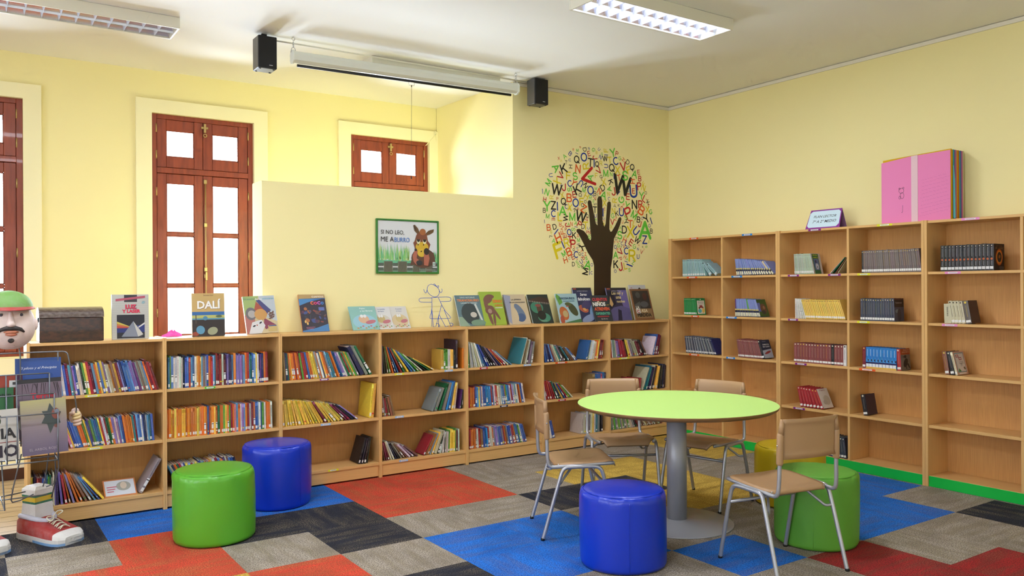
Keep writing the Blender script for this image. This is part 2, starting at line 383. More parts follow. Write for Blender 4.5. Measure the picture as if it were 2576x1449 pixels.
# windows
def window(n, wx):
    root = bpy.data.objects.new('window_%d' % n, None); C.objects.link(root); root.location = (wx, YW+.03, WZ0); root['kind'] = 'structure'
    X = lambda a: wx+a
    y0, y1 = YW+.012, YW+.07
    g = MB(root.location); W = WW
    for a, b, c, d in ((0, .045, WZ0, WZ1), (W-.045, W, WZ0, WZ1)): g.bbox(X(a), X(b), y0, y1, c, d, 'mahogany')
    g.bbox(X(.045), X(W-.045), y0, y1, WZ1-.04, WZ1, 'mahogany'); g.bbox(X(.045), X(W-.045), y0, y1, WZ0, WZ0+.035, 'mahogany')
    g.bbox(X(.045), X(W-.045), y0-.004, y1, 2.526, 2.574, 'mahogany'); 
    for a, b, c, d in ((.03, .062, WZ0, WZ1), (W-.062, W-.03, WZ0, WZ1), (.425, .448, WZ0, WZ1), (.03, W-.03, 2.50, 2.60), (.03, W-.03, 2.985, WZ1), (.03, W-.03, WZ0, 1.03)): g.box(X(a), X(b), YW+.056, YW+.075, c, d, 'mahogany')
    g.build('window_frame', root)
    ys0, ys1 = YW+.02, YW+.055
    def sash(x0, x1, z0, z1, px0, px1, panes):
        s_ = MB((X(x0), ys0, z0))
        s_.bbox(X(x0), X(px0), ys0, ys1, z0, z1, 'mahogany'); s_.bbox(X(px1), X(x1), ys0, ys1, z0, z1, 'mahogany')
        zs = [z0]
        for a, b in panes: zs += [a, b]
        zs.append(z1)
        for i in range(0, len(zs), 2): s_.bbox(X(px0), X(px1), ys0+.002, ys1-.002, zs[i], zs[i+1], 'mahogany', b=.004)
        for a, b in panes:      # glazing beads
            for q in ((px0, px0+.008, a, b), (px1-.008, px1, a, b), (px0, px1, a, a+.008), (px0, px1, b-.008, b)): s_.box(X(q[0]), X(q[1]), ys0+.008, ys1-.005, q[2], q[3], 'mahogany')
        so = s_.build('sash', root)
        for a, b in panes:
            p = MB((X(px0), ys0, a)); p.box(X(px0), X(px1), ys0+.018, ys0+.0215, a, b, 'pane_glass'); p.build('pane', so)
        for z in ((z0+.07, z1-.12) if z1-z0 < 1 else (z0+.25, (z0+z1)/2, z1-.2)):
            hx = x0-.006 if x0 < .3 else x1+.006
            h = MB((X(hx), ys0, z)); h.tube([(X(hx), ys0-.006, z), (X(hx), ys0-.006, z+.075)], .006, 'brass'); h.build('hinge', so)
    up = [(2.672, 2.905)]; lo = [(1.10, 1.524), (1.55, 1.975), (2.006, 2.441)]
    sash(.048, .434, 2.577, 3.0, .124, .360, up); sash(.438, W-.048, 2.577, 3.0, .516, .750, up)
    sash(.048, .434, 1.01, 2.523, .124, .360, lo); sash(.438, W-.048, 1.01, 2.523, .516, .750, lo)
    l = MB((X(.45), ys0, 2.93)); l.bbox(X(.42), X(.48), ys0-.012, ys0, 2.945, 2.965, 'brass'); l.bbox(X(.44), X(.46), ys0-.022, ys0-.002, 2.91, 2.99, 'brass')
    l.tube(arc((X(.45), ys0-.02, 2.885), .014, 0, 6.28, 12, (1, 0, 0), (0, 0, 1)), .004, 'brass'); l.build('latch', root)
    b = MB((X(.448), ys0, 1.4)); b.tube([(X(.452), ys0-.012, 1.05), (X(.452), ys0-.012, 2.49)], .0065, 'brass')
    for z in (2.47, 2.08, 1.62, 1.68, 1.1): b.bbox(X(.438), X(.466), ys0-.022, ys0-.001, z-.02, z+.02, 'brass', b=.005)
    b.bbox(X(.445), X(.462), ys0-.035, ys0-.015, 1.58, 1.66, 'brass', b=.004); b.build('espagnolette_bolt', root)
for i, wx in enumerate(WIN_X): window(i+1, wx)

# the conduit under the ceiling between the loudspeakers
f = MB((2.0, 6.13, 3.4)); f.tube([(1.95, 6.12, 3.385), (4.33, 6.10, 3.385)], .007, 'lamp_white', n=8)
tag(f.build('cable_conduit'), 'thin white cable conduit running under the ceiling between the two loudspeakers', 'conduit')
f = MB((4.2, 7.5, 3.0)); f.tube(smooth_path([(4.215, 7.60, 2.35), (4.215, 7.60, 3.02), (4.18, 7.585, 3.10), (4.17, 7.585, 3.15), (4.2, 7.60, 3.17), (4.22, 7.6, 3.12)]), .005, 'wall_trim', n=6)
f.tube(smooth_path([(4.20, 7.585, 3.13), (4.15, 7.585, 3.08), (4.08, 7.60, 3.0)]), .004, 'wall_trim', n=6)
tag(f.build('wall_cable'), 'pale painted cable looped beside the small window in the alcove corner', 'cable')

# ------------------------------------------------------------------ ceiling lamps
def lamp(x0, x1, y0, y1, lit, label, power=0):
    if power: area('lamp_light', ((x0+x1)/2, (y0+y1)/2, 3.325), (0, 0, 0), x1-x0-.1, y1-y0-.06, power, (.93, .98, 1.08))
    z0 = 3.33; r = thing('ceiling_lamp', label, 'ceiling lamp', ((x0+x1)/2, (y0+y1)/2, CEIL), 'louvred fluorescent lamps on the ceiling')
    g = MB(r.location); t = .014
    g.bbox(x0, x1, y0, y0+t, z0, CEIL-.001, 'lamp_white'); g.bbox(x0, x1, y1-t, y1, z0, CEIL-.001, 'lamp_white')
    g.bbox(x0, x0+t, y0+t, y1-t, z0, CEIL-.001, 'lamp_white'); g.bbox(x1-t, x1, y0+t, y1-t, z0, CEIL-.001, 'lamp_white')
    g.box(x0+t, x1-t, y0+t, y1-t, CEIL-.012, CEIL-.002, 'lamp_white'); g.build('housing', r)
    g = MB(r.location); ym = (y0+y1)/2
    for a, b in ((y0+t, ym), (ym, y1-t)):      # two curved mirror troughs
        n = 8; v = []
        for i in range(n+1):
            q = i/n; yy = a+(b-a)*q; zz = z0+.012+.05*math.sin(math.pi*q)**.6
            v += [(x0+t, yy, zz), (x1-t, yy, zz)]
        g.add(v, [(2*i, 2*i+1, 2*i+3, 2*i+2) for i in range(n)], 'reflector', smooth=True)
    g.build('reflector', r)
    g = MB(r.location); N = 11
    for i in range(1, N+1):
        x = x0+t+(x1-x0-2*t)*i/(N+1)
        for a, b in ((y0+t, ym-.004), (ym+.004, y1-t)):
            g.add([(x-.011, a, z0+.045), (x+.011, a, z0+.045), (x, a, z0+.004), (x-.011, b, z0+.045), (x+.011, b, z0+.045), (x, b, z0+.004)],
                  [(0, 3, 5, 2), (1, 2, 5, 4), (0, 1, 4, 3)], 'louvre_blade')
    g.add([(x0+t, ym-.011, z0+.05), (x0+t, ym+.011, z0+.05), (x0+t, ym, z0+.003), (x1-t, ym-.011, z0+.05), (x1-t, ym+.011, z0+.05), (x1-t, ym, z0+.003)],
          [(0, 3, 5, 2), (1, 2, 5, 4)], 'louvre_blade')
    g.build('louvre', r)
    for yy in ((y0+ym)/2, (y1+ym)/2):
        g = MB(r.location); g.tube([(x0+.03, yy, z0+.048), (x1-.03, yy, z0+.048)], .008, 'tube_lit' if lit else 'tube_off', n=10); g.build('tube', r)
lamp(.06, 1.30, 6.035, 6.33, False, 'switched-off louvred ceiling lamp above the wooden chest, cut by the picture edge')
lamp(3.35, 4.585, 3.915, 4.235, True, 'lit louvred ceiling lamp with bright tubes above the round table', 28)
for lx, ly, ll in ((.06, 3.915, 'added louvred ceiling lamp out of view, brightening the carpet near the poufs'), (.06, 1.7, 'added louvred ceiling lamp out of view, brightening the room above the photographer')): lamp(lx, lx+1.235, ly, ly+.32, True, ll, 28)  # two unseen lamps added for more light from overhead
lamp(2.815, 4.07, 6.155, 6.45, False, 'louvred ceiling lamp partly hidden behind the projection screen case')

# ------------------------------------------------------------------ loudspeakers and projection screen
def speaker(x0, x1, y0, y1, z0, z1, label):
    r = thing('loudspeaker', label, 'loudspeaker', ((x0+x1)/2, (y0+y1)/2, z0), 'loudspeakers under the ceiling')
    g = MB(r.location); g.bbox(x0, x1, y0+.012, y1, z0, z1, 'speaker_side', b=.004); g.build('cabinet', r)
    g = MB(r.location); g.bbox(x0+.001, x1-.001, y0, y0+.012, z0+.001, z1-.001, 'black_grille', b=.004); g.build('front_grille', r)
    M = frame(((x0+x1)/2+.01, y0-.0002, z0+.022), (1, 0, 0), (0, 0, 1)); g = MB(r.location); g.rect(M, 0, 0, .026, .005, (200, 200, 200)); g.build('badge', r)
    for a in (x0+.018, x1-.018):
        for b in (y0+.025, y1-.018):
            g = MB(r.location); g.lathe([(.008, 0), (.008, -.004), (.0, -.004)], 'black_plastic', n=12, ctr=(a, b, z0)); g.build('rubber_foot', r)
    g = MB(r.location); g.bbox((x0+x1)/2-.02, (x0+x1)/2+.02, y1-.06, y1-.02, z1, CEIL, 'black_plastic'); g.build('ceiling_bracket', r)
speaker(1.838, 1.977, 6.0, 6.14, 3.135, 3.375, 'black loudspeaker at the window-side end of the projection screen')
speaker(4.325, 4.475, 5.97, 6.10, 3.168, 3.398, 'black loudspeaker with grey sides beside the letter tree wall')
sr = thing('projection_screen', 'rolled-up projection screen in a long white case hanging below the ceiling', 'projection screen', (3.1, 6.0, CEIL))
A0 = Vector((2.115, 6.04, 3.262)); A1 = Vector((4.115, 5.972, 3.272)); dx = (A1-A0).normalized(); L_ = (A1-A0).length
MS = frame(A0, dx, (0, 0, 1))        # x along the case, y up, z towards the room
g = MB(A0)
prof = [(-.045, -.022), (-.048, .010), (-.030, .040), (.010, .042), (.034, .030), (.044, .006), (.040, -.030), (.012, -.044), (.004, -.040), (-.012, -.040), (-.02, -.044)]
v = [(0, p[0], p[1]) for p in prof]+[(L_, p[0], p[1]) for p in prof]; n = len(prof)
g.add(v, [tuple(range(n)), tuple(range(n, 2*n))[::-1]]+[(i, n+i, n+(i+1) % n, (i+1) % n) for i in range(n)], 'screen_white', M=MS)
g.text(MS @ Matrix.Translation((0, 0, .036)), 'CSCOM', L_-.17, -.004, w=.05, h=.012, col=(60, 60, 60), lay=4, bold=.01); g.build('case', sr)
for e in (0, L_):
    g = MB(A0); p2 = [(a*1.16, b*1.16) for a, b in prof]; d = .012 if e == 0 else -.012
    v = [(e-d, a, b) for a, b in p2]+[(e+d*.1, a, b) for a, b in p2]
    g.add(v, [tuple(range(n)), tuple(range(n, 2*n))[::-1]]+[(i, n+i, n+(i+1) % n, (i+1) % n) for i in range(n)], 'screen_white', M=MS); g.build('end_cap', sr)
g = MB(A0); g.tube([(.03, -.062, -.006), (L_-.05, -.062, -.006)], .011, 'black_plastic', n=10, M=MS); g.build('bottom_bar', sr)
for e in (.0, L_-.0):
    g = MB(A0); p = MS @ Vector((e, .05, 0)); top = Vector((p.x, p.y, CEIL))
    g.tube(smooth_path([(p.x-.02, p.y, p.z-.02), (p.x-.012, p.y, p.z+.02), (p.x+.012, p.y, p.z+.02), (p.x+.02, p.y, p.z-.02)], 2), .003, 'steel', n=6)
    g.tube(arc((p.x, p.y, p.z+.042), .022, 0, 6.28, 14, (0, .35, 0), (0, 0, 1)), .0028, 'steel', n=6)
    g.tube(arc((p.x, p.y, CEIL-.014), .012, 0, 6.28, 12, (1, 0, 0), (0, 0, 1)), .0028, 'steel', n=6); g.build('chain_hook', sr)
hp = MS @ Vector((.985, -.075, -.006)); g = MB(hp)
g.tube([(hp.x-.025, hp.y, hp.z), (hp.x-.025, hp.y, hp.z-.02), (hp.x+.025, hp.y, hp.z-.02), (hp.x+.025, hp.y, hp.z)], .0022, 'steel', n=6); g.bbox(hp.x-.022, hp.x+.022, hp.y-.006, hp.y+.006, hp.z, hp.z+.008, 'lamp_white'); hd = g.build('pull_handle', sr)
g = MB(hp); g.tube([(hp.x, hp.y, hp.z-.02), (hp.x-.006, hp.y, 2.415)], .0014, 'black_plastic', n=5); g.tube([(hp.x-.006, hp.y, 2.42), (hp.x-.006, hp.y, 2.40)], .005, 'black_plastic', n=8)
g.tube([(hp.x, hp.y, hp.z-.018), (hp.x, hp.y, hp.z-.034)], .004, 'black_plastic', n=8); g.build('pull_cord', sr)
# ------------------------------------------------------------------ wall decal: a hand as a trunk, letters as leaves
LET = {
(1360, 360): '''R 662 132 48 -8 o|M 740 147 62 4 g|B 800 80 40 60 o|D 892 132 92 -80 k|N 977 108 52 8 n|G 1070 138 84 -90 g|U 1182 125 62 -40 n|B 1132 192 58 0 y|A 484 270 92 40 g|B 598 214 90 -40 n|I 732 208 76 72 n|O 875 284 175 0 n
E 978 212 100 20 r|J 1100 290 120 -80 r|X 365 308 62 15 r|H 413 360 52 30 y|T 515 390 76 -3 k|U 588 342 60 -85 n|Q 728 330 150 5 k|T 1008 395 172 -4 k|I 1082 408 168 0 n|Q 1140 425 110 -12 k|R 1220 408 96 0 y|G 1240 220 52 0 g|N 1210 285 85 -25 n
A 310 500 165 -55 g|K 465 515 190 20 k|H 605 475 88 90 k|N 755 520 170 -5 o|R 915 465 165 100 y|V 405 665 150 60 r|F 560 660 162 0 y|S 700 670 155 10 g|V 955 695 350 -75 r|A 1003 695 140 75 g|F 1125 660 100 0 y|V 1180 560 135 45 r|U 205 650 92 -80 n|M 155 795 130 60 g
X 330 790 170 40 y|W 325 940 220 -6 k|U 425 850 64 -35 n|J 470 895 150 0 r|C 585 818 132 10 n|Y 668 795 150 -40 o|U 815 815 125 145 n|N 912 858 110 -60 k|S 585 938 110 100 g|K 738 935 200 30 k|O 1010 955 178 0 n|B 1100 1020 90 -8 k|M 875 950 92 -14 g|N 1190 975 120 -30 o|M 1118 920 64 0 g|D 1255 900 130 40 k
I 37 975 100 5 n|N 125 995 130 -20 g|H 80 1140 98 -8 r|R 222 1095 100 90 y|P 337 1128 66 0 r|X 435 1060 120 15 y|B 577 1108 170 0 o|E 680 1040 128 8 r|D 800 1045 78 90 k|H 925 1075 130 -30 y|I 1060 1068 76 72 n|C 1158 1050 52 0 k|R 1010 1105 88 -18 g|V 1105 1120 84 15 r|Q 460 1180 140 0 k|O 708 1207 172 0 n
S 1068 1172 66 -30 g|Y 128 1275 210 0 g|Z 258 1260 170 0 k|I 338 1280 172 2 n|C 515 1285 92 0 n|X 588 1300 140 -8 y|F 828 1190 160 0 y|Q 848 1256 80 10 k|O 905 1188 66 0 k|B 74 1362 92 0 k|K 695 1352 80 -65 k|P 758 1342 64 0 r|Z 872 1325 165 -30 o|N 1085 1240 42 0 k|O 1120 1235 42 0 k|T 1098 1350 130 0 k''',
(1500, 360): '''F 195 150 110 95 y|Y 335 195 170 15 g|P 415 218 100 -15 r|I 197 238 98 92 n|W 175 312 110 8 k|T 272 345 130 10 y|C 388 365 160 15 n|G 475 308 76 0 g|H 545 335 80 50 o|D 635 388 96 -35 k|Q 725 488 125 -25 k|U 198 465 100 90 n|Q 312 498 155 0 k|X 428 545 160 0 y|V 545 475 180 12 r
F 655 545 150 25 y|S 585 660 195 0 g|A 775 630 150 -12 g|E 858 588 92 8 r|M 192 612 145 2 g|N 300 630 88 0 g|T 460 700 120 15 o|I 355 668 120 3 n|W 520 850 400 -8 k|H 735 775 120 90 o|B 880 720 108 -2 r|P 868 875 155 8 r|F 962 825 88 40 y|X 150 790 145 10 y|K 290 790 120 -70 k
N 955 905 125 -20 y|A 260 930 110 105 g|J 345 980 165 12 r|I 447 1015 120 -45 n|H 645 980 52 0 n|U 752 975 260 5 n|E 752 970 105 5 r|E 640 1085 125 0 r|Y 915 1065 155 0 g|O 1000 1008 64 0 k|V 1005 1150 10 0 r|L 978 1130 140 -30 r|J 1030 1138 60 -60 r|A 150 1055 160 -20 g|G 505 1145 150 80 g|N 245 1030 80 5 y
C 255 1128 72 0 n|R 370 1160 120 85 y|X 165 1210 130 0 y|Y 380 1278 75 55 k|K 450 1255 60 75 k|F 555 1255 60 -25 o|Y 620 1265 150 -20 g|N 772 1245 185 0 k|P 890 1240 155 0 r|S 960 1265 52 -20 g|K 1045 1205 80 -35 k|T 1055 1270 64 -15 r|C 818 1382 58 90 k|B 915 1365 190 -30 o|X 1035 1345 130 0 y|G 1100 1390 90 0 g|E 168 1335 60 0 r|O 105 745 32 0 n|Q 95 680 70 20 k''',
(1360, 520): '''M 140 190 96 -5 g|C 255 140 140 0 n|E 255 258 78 -92 r|I 77 298 72 5 n|L 390 205 180 0 y|A 445 85 200 0 g|X 585 40 80 0 y|W 505 222 120 85 k|M 640 205 165 0 g|W 815 195 225 -12 k|X 900 105 64 0 y|Q 942 188 74 0 k|V 930 258 80 40 r|R 390 358 80 180 o|B 162 420 128 5 o|D 282 405 110 15 k|F 222 518 76 25 y|I 315 507 145 -42 n|L 205 612 72 -100 k
Z 440 430 80 -20 o|J 545 368 130 -85 r|P 508 458 68 0 r|A 565 350 56 0 g|N 622 350 80 -8 o|A 710 335 80 -15 g|P 785 358 130 -30 r|D 858 400 98 0 k|T 908 385 160 2 y|I 715 410 84 78 n|C 965 435 68 90 n|N 985 520 68 0 r|P 940 520 68 0 r|S 985 608 88 0 g|S 662 460 95 80 g|O 577 515 125 0 n|K 678 582 130 0 k|H 355 630 190 25 o|F 450 520 110 100 o|E 487 598 88 100 r
H 752 588 60 90 o|M 765 675 80 0 g|A 262 688 88 -8 g|T 592 665 140 0 r|P 655 755 175 0 r|R 525 730 175 12 y|I 450 770 165 28 n|F 365 880 320 20 y|I 750 758 64 -60 n|X 682 818 56 10 o|O 738 838 46 0 n|Y 830 815 150 -115 k|W 785 790 64 -65 k|Q 668 870 54 0 k|B 572 910 165 25 o|E 832 900 50 -50 o|F 755 890 44 -40 o|M 468 950 110 35 g|E 652 1018 100 25 r
C 712 968 135 0 n|Q 785 955 66 0 k|C 848 965 64 0 n|Z 905 958 68 10 o|P 852 1048 90 -80 r|M 925 1045 64 -70 g|H 502 1080 125 20 o|U 580 1050 46 -85 n|V 738 1060 40 50 r|S 735 1125 72 30 g|D 662 1162 86 0 k|G 775 1195 76 20 g|U 820 1110 88 40 n|A 955 1180 185 -15 g|R 850 1210 78 25 k|X 925 1112 36 10 n|O 1035 1175 66 0 n|M 905 1310 150 80 k|I 985 1335 90 0 n|C 1030 1338 66 0 n|B 888 1130 40 20 y
U 1110 185 76 0 n|N 1118 260 50 0 g|O 1132 322 32 0 n''',
(1500, 520): '''I 135 115 165 0 n|F 168 120 56 0 y|U 148 235 56 -30 n|P 150 290 40 -60 o|X 155 350 60 0 y|N 345 85 120 0 y|G 332 185 96 0 g|K 415 140 105 12 k|U 508 110 165 0 n|J 515 40 100 180 r|Z 395 245 72 -10 o|V 325 305 125 0 r|X 300 405 80 0 y|S 598 215 100 10 g|P 645 125 235 25 r|M 765 170 160 -28 g|B 855 262 120 -8 k|O 930 235 62 0 n|Y 1015 245 160 35 k|I 1110 288 140 22 n|G 1100 105 96 0 g
J 528 308 66 0 o|Y 600 310 110 -60 k|T 688 350 155 0 o|L 770 340 110 -20 y|J 880 350 130 -15 r|O 1075 385 72 0 n|B 1112 495 98 -5 k|D 568 465 155 0 k|X 690 510 235 0 y|U 805 495 170 -45 n|A 985 475 360 0 g|Z 980 668 170 0 n|A 485 425 60 0 g|S 475 575 165 0 g|A 590 590 60 -30 g|D 402 645 66 0 k|H 572 672 110 -25 o|L 615 745 110 -25 n|E 705 725 130 -35 r|W 828 685 120 -35 k
J 910 688 44 -30 o|F 1070 715 60 0 y|S 1012 810 56 90 g|C 515 745 70 0 n|E 432 708 50 60 o|F 375 722 50 0 o|W 472 698 34 -20 k|G 450 785 78 0 g|O 385 815 76 0 n|Y 505 815 50 0 k|V 560 805 70 -15 r|Q 655 810 46 0 k|G 770 808 92 0 g|V 860 780 40 30 o|K 940 815 40 0 k|N 842 858 56 0 n|V 915 915 82 -15 r|R 425 870 60 -30 o|C 602 895 140 0 n|V 490 915 130 50 r
A 390 980 140 0 g|R 725 990 240 0 y|U 845 1010 92 0 n|H 578 1020 78 -25 o|A 622 1065 56 0 g|P 485 1055 84 -70 r|I 602 1112 90 75 n|K 395 1165 160 0 k|J 488 1215 170 12 r|L 590 1200 135 12 y|I 672 1185 165 75 n|Z 745 1135 80 -25 g|O 385 1305 66 0 n|S 670 1280 72 0 g|R 550 1290 32 0 o|T 965 870 36 0 o'''}
LC = {'k': (14, 10, 8), 'n': (10, 50, 150), 'r': (190, 16, 26), 'o': (226, 92, 24), 'y': (226, 204, 20), 'g': (92, 196, 56)}
def _arc(cx, cy, rx, ry, a0, a1, n=8): return [(cx+rx*math.cos(R_(a0+(a1-a0)*i/n)), cy+ry*math.sin(R_(a0+(a1-a0)*i/n))) for i in range(n+1)]
STROKE = {'A': [[(0, 0), (.42, 1), (.84, 0)], [(.15, .34), (.69, .34)]], 'B': [[(0, .52), (.4, .52)]+_arc(.4, .76, .24, .24, -90, 90)+[(0, 1), (0, 0), (.42, 0)]+_arc(.42, .26, .27, .26, -90, 90)],
 'C': [_arc(.42, .5, .42, .5, 50, 310, 14)], 'D': [[(0, 0), (0, 1), (.3, 1)]+_arc(.3, .5, .46, .5, 90, -90, 10)+[(0, 0)]], 'E': [[(.62, 1), (0, 1), (0, 0), (.65, 0)], [(0, .53), (.58, .53)]], 'F': [[(.6, 1), (0, 1), (0, 0)], [(0, .53), (.52, .53)]],
 'G': [_arc(.42, .5, .42, .5, 50, 330, 14)+[(.82, .46), (.5, .46)]], 'H': [[(0, 0), (0, 1)], [(.68, 0), (.68, 1)], [(0, .53), (.68, .53)]], 'I': [[(0, 0), (0, 1)]], 'J': [[(.5, 1), (.5, .26)]+_arc(.25, .26, .25, .26, 0, -180, 8)],
 'K': [[(0, 0), (0, 1)], [(.64, 1), (0, .38)], [(.24, .6), (.7, 0)]], 'L': [[(0, 1), (0, 0), (.56, 0)]], 'M': [[(0, 0), (0, 1), (.4, .06), (.8, 1), (.8, 0)]], 'N': [[(0, 0), (0, 1), (.68, 0), (.68, 1)]],
 'O': [_arc(.42, .5, .42, .5, 0, 360, 18)], 'P': [[(0, 0), (0, 1), (.38, 1)]+_arc(.38, .74, .26, .26, 90, -90)+[(0, .48)]], 'Q': [_arc(.42, .5, .42, .5, 0, 360, 18), [(.5, .24), (.84, -.06)]], 'R': [[(0, 0), (0, 1), (.38, 1)]+_arc(.38, .74, .26, .26, 90, -90)+[(0, .48)], [(.36, .48), (.68, 0)]],
 'S': [_arc(.32, .745, .30, .255, 20, 250, 9)+_arc(.34, .26, .33, .26, 80, -160, 9)], 'T': [[(0, 1), (.74, 1)], [(.37, 1), (.37, 0)]], 'U': [[(0, 1), (0, .32)]+_arc(.34, .32, .34, .32, 180, 360, 8)+[(.68, 1)]], 'V': [[(0, 1), (.4, 0), (.8, 1)]],
 'W': [[(0, 1), (.28, 0), (.56, 1), (.84, 0), (1.12, 1)]], 'X': [[(0, 0), (.7, 1)], [(0, 1), (.7, 0)]], 'Y': [[(0, 1), (.37, .46), (.74, 1)], [(.37, .46), (.37, 0)]], 'Z': [[(0, 1), (.64, 1), (0, 0), (.68, 0)]]}
def stroke_letter(g, M, ch, x, y, h, rot, col, lay, wd, sx=1.08):
    c, q = math.cos(rot), math.sin(rot); S = STROKE[ch]; xs_ = [p[0] for s_ in S for p in s_]; mx = (min(xs_)+max(xs_))/2; k = h*(1-wd); r = wd*h/2
    tr = lambda p: (x+(p[0]-mx)*k*sx*c-(p[1]-.5)*k*q, y+(p[0]-mx)*k*sx*q+(p[1]-.5)*k*c)
    for s_ in S:
        P_ = [tr(p) for p in s_]
        for a, b in zip(P_, P_[1:]):
            L = math.hypot(b[0]-a[0], b[1]-a[1]) or 1e-6; an = math.atan2(b[1]-a[1], b[0]-a[0])
            cap = [(b[0]+r*math.cos(an+R_(t)), b[1]+r*math.sin(an+R_(t))) for t in range(-90, 91, 30)]+[(a[0]+r*math.cos(an+R_(t)), a[1]+r*math.sin(an+R_(t))) for t in range(90, 271, 30)]
            g.poly(M, cap, col, lay+(g.pc//8 % 3))
dec = thing('tree_decal', 'wall decal of a dark hand trunk crowned by a ball of coloured letters', 'wall decal', (5.3, YA, 1.5))
MW = frame((0, YA-.0002, 0), (1, 0, 0), (0, 0, 1))
g = MB(dec.location); mir = 0
for (ox, oy), s_ in LET.items():
    for e in s_.replace('\n', '|').split('|'):
        ch, X, Y, sz, rot, co = e.split(); X, Y, sz, rot = float(X), float(Y), float(sz), float(rot)
        if sz < 20: continue
        u, v = ox+X/8.05, oy+Y/8.05; p = ony(u, v, YA); q = ony(u, v-10, YA); hh = sz/8.05*abs(q.z-p.z)/10
        stroke_letter(g, MW, ch, p.x, p.z, hh*1.05, R_(rot), LC[co], 2, .17 if sz >= 300 else .15 if sz > 100 else .13, 1.35 if ch == 'V' and sz > 300 else 1.08)
g.build('letter', dec)['kind'] = 'stuff'
hand = '''573 1449|573 1180|560 1130|515 1060|480 985|430 890|408 862|412 842|436 838|478 858|512 900|532 942|541 945|547 925|540 860|528 700|513 590|520 574|534 570|546 580|560 640|590 790|606 808|604 700|604 560|612 540|628 532|642 542|650 580|652 760|670 820|682 790|692 650|697 596|712 580|728 590|731 620|718 760|716 840|727 866|740 862|770 810|805 735|820 727|829 745|820 790|790 870|760 930|752 1010|745 1110|730 1200|726 1449'''
pts = []
for e in hand.split('|'):
    X, Y = map(float, e.split()); p = ony(1340+X/3.715, 350+Y/3.715, YA); pts.append((p.x, p.z))
pts[0] = (pts[0][0], 1.30); pts[-1] = (pts[-1][0], 1.30)
g = MB(dec.location); g.prism(pts, 0, .0012, 'print', (52, 36, 18), M=MW); g.build('hand_trunk', dec)

# ------------------------------------------------------------------ framed poster
po = thing('framed_poster', 'green-framed poster of a bored donkey leaning on a fence', 'poster', (3.17, YA, 1.62))
X0, X1, Z0, Z1 = 2.874, 3.464, 1.625, 2.084
g = MB(po.location)
for a, b, c, d in ((X0, X0+.014, Z0, Z1), (X1-.014, X1, Z0, Z1), (X0+.014, X1-.014, Z0, Z0+.014), (X0+.014, X1-.014, Z1-.014, Z1)): g.bbox(a, b, YA-.022, YA-.001, c, d, 'print', (42, 118, 34), b=.003)
g.build('frame', po)
g = MB(po.location); M = frame((X0+.014, YA-.012, Z0+.014), (1, 0, 0), (0, 0, 1)); W_, H_ = .562, .431
g.rect(M, 0, 0, W_, H_, (214, 216, 218), 0)
rr = random.Random(3)
for i in range(150):     # grass
    x = rr.uniform(.0, .29) if i < 118 else rr.uniform(.51, .56); hh = rr.uniform(.06, .14)*(1 if i < 118 else .6); b = .09+rr.uniform(0, .03)
    g.poly(M, [(x-.005, b), (x+.005, b), (x+rr.uniform(-.012, .012), b+hh)], rr.choice([(150, 200, 120), (120, 190, 110), (186, 208, 130), (110, 184, 130)]), 1+i % 3)
g.rect(M, .0, .055, .56, .1, (104, 178, 140), 1)
g.rect(M, 0, 0, W_, .028, (120, 150, 130), 4)
for x0, x1, lf in ((.055, .135, 1), (.185, .268, 1), (.325, .39, 0), (.45, .51, 1)):
    g.rect(M, x0, 0, x1, .09, (112, 110, 92), 5)
    for k in range(7): g.poly(M, [(x0+.004+k*.011, .005), (x0+.007+k*.011, .005), (x0+.018+k*.011 if x0+.018+k*.011 < x1 else x1, .085), (x0+.014+k*.011 if x0+.014+k*.011 < x1 else x1-.003, .085)], (70, 68, 58), 6)
for x0, x1 in ((0, .053), (.137, .183), (.27, .323), (.392, .448), (.512, .56)):
    for z in (.012, .05): g.rect(M, x0, z, x1, z+.026, (88, 98, 88), 5)
br = (128, 74, 50); dk = (96, 66, 52)
g.ell(M, .425, .12, .115, .085, dk, 6); g.poly(M, [(.30, .06), (.55, .06), (.525, .17), (.33, .17)], dk, 6)
g.poly(M, [(.33, .40), (.345, .405), (.375, .375), (.395, .33), (.37, .325), (.34, .355)], (100, 72, 40), 7); g.poly(M, [(.335, .402), (.34, .375), (.36, .35), (.35, .385)], (50, 34, 26), 8)
g.poly(M, [(.53, .372), (.525, .345), (.49, .325), (.455, .315), (.45, .335), (.48, .36)], (100, 72, 40), 7)
g.poly(M, [(.355, .17), (.33, .25), (.345, .27), (.36, .32), (.39, .345), (.43, .345), (.46, .325), (.47, .27), (.495, .24), (.47, .17)], br, 8)
g.ell(M, .42, .345, .03, .028, (160, 96, 50), 9)
g.ell(M, .413, .215, .062, .045, (206, 170, 50), 9); g.ell(M, .408, .165, .04, .035, (214, 178, 60), 9)
for ex in (.378, .438): g.ell(M, ex, .27, .018, .028, (222, 220, 180), 10); g.ell(M, ex, .278, .016, .02, (40, 30, 26), 11); g.ell(M, ex, .292, .02, .012, br, 12)
for ex in (.375, .428): g.ell(M, ex, .235, .005, .007, (30, 24, 16), 11)
g.ell(M, .405, .178, .008, .005, (40, 20, 20), 11, .6)
g.poly(M, [(.33, .09), (.36, .06), (.40, .09), (.36, .12), (.37, .18), (.345, .19), (.32, .14)], (176, 104, 84), 12); g.poly(M, [(.43, .06), (.47, .055), (.485, .12), (.47, .17), (.43, .16)], (176, 104, 84), 12)
g.ell(M, .455, .178, .026, .03, (52, 44, 42), 13); g.ell(M, .385, .08, .03, .022, (52, 52, 54), 13); g.ell(M, .352, .19, .012, .012, (50, 40, 40), 13)
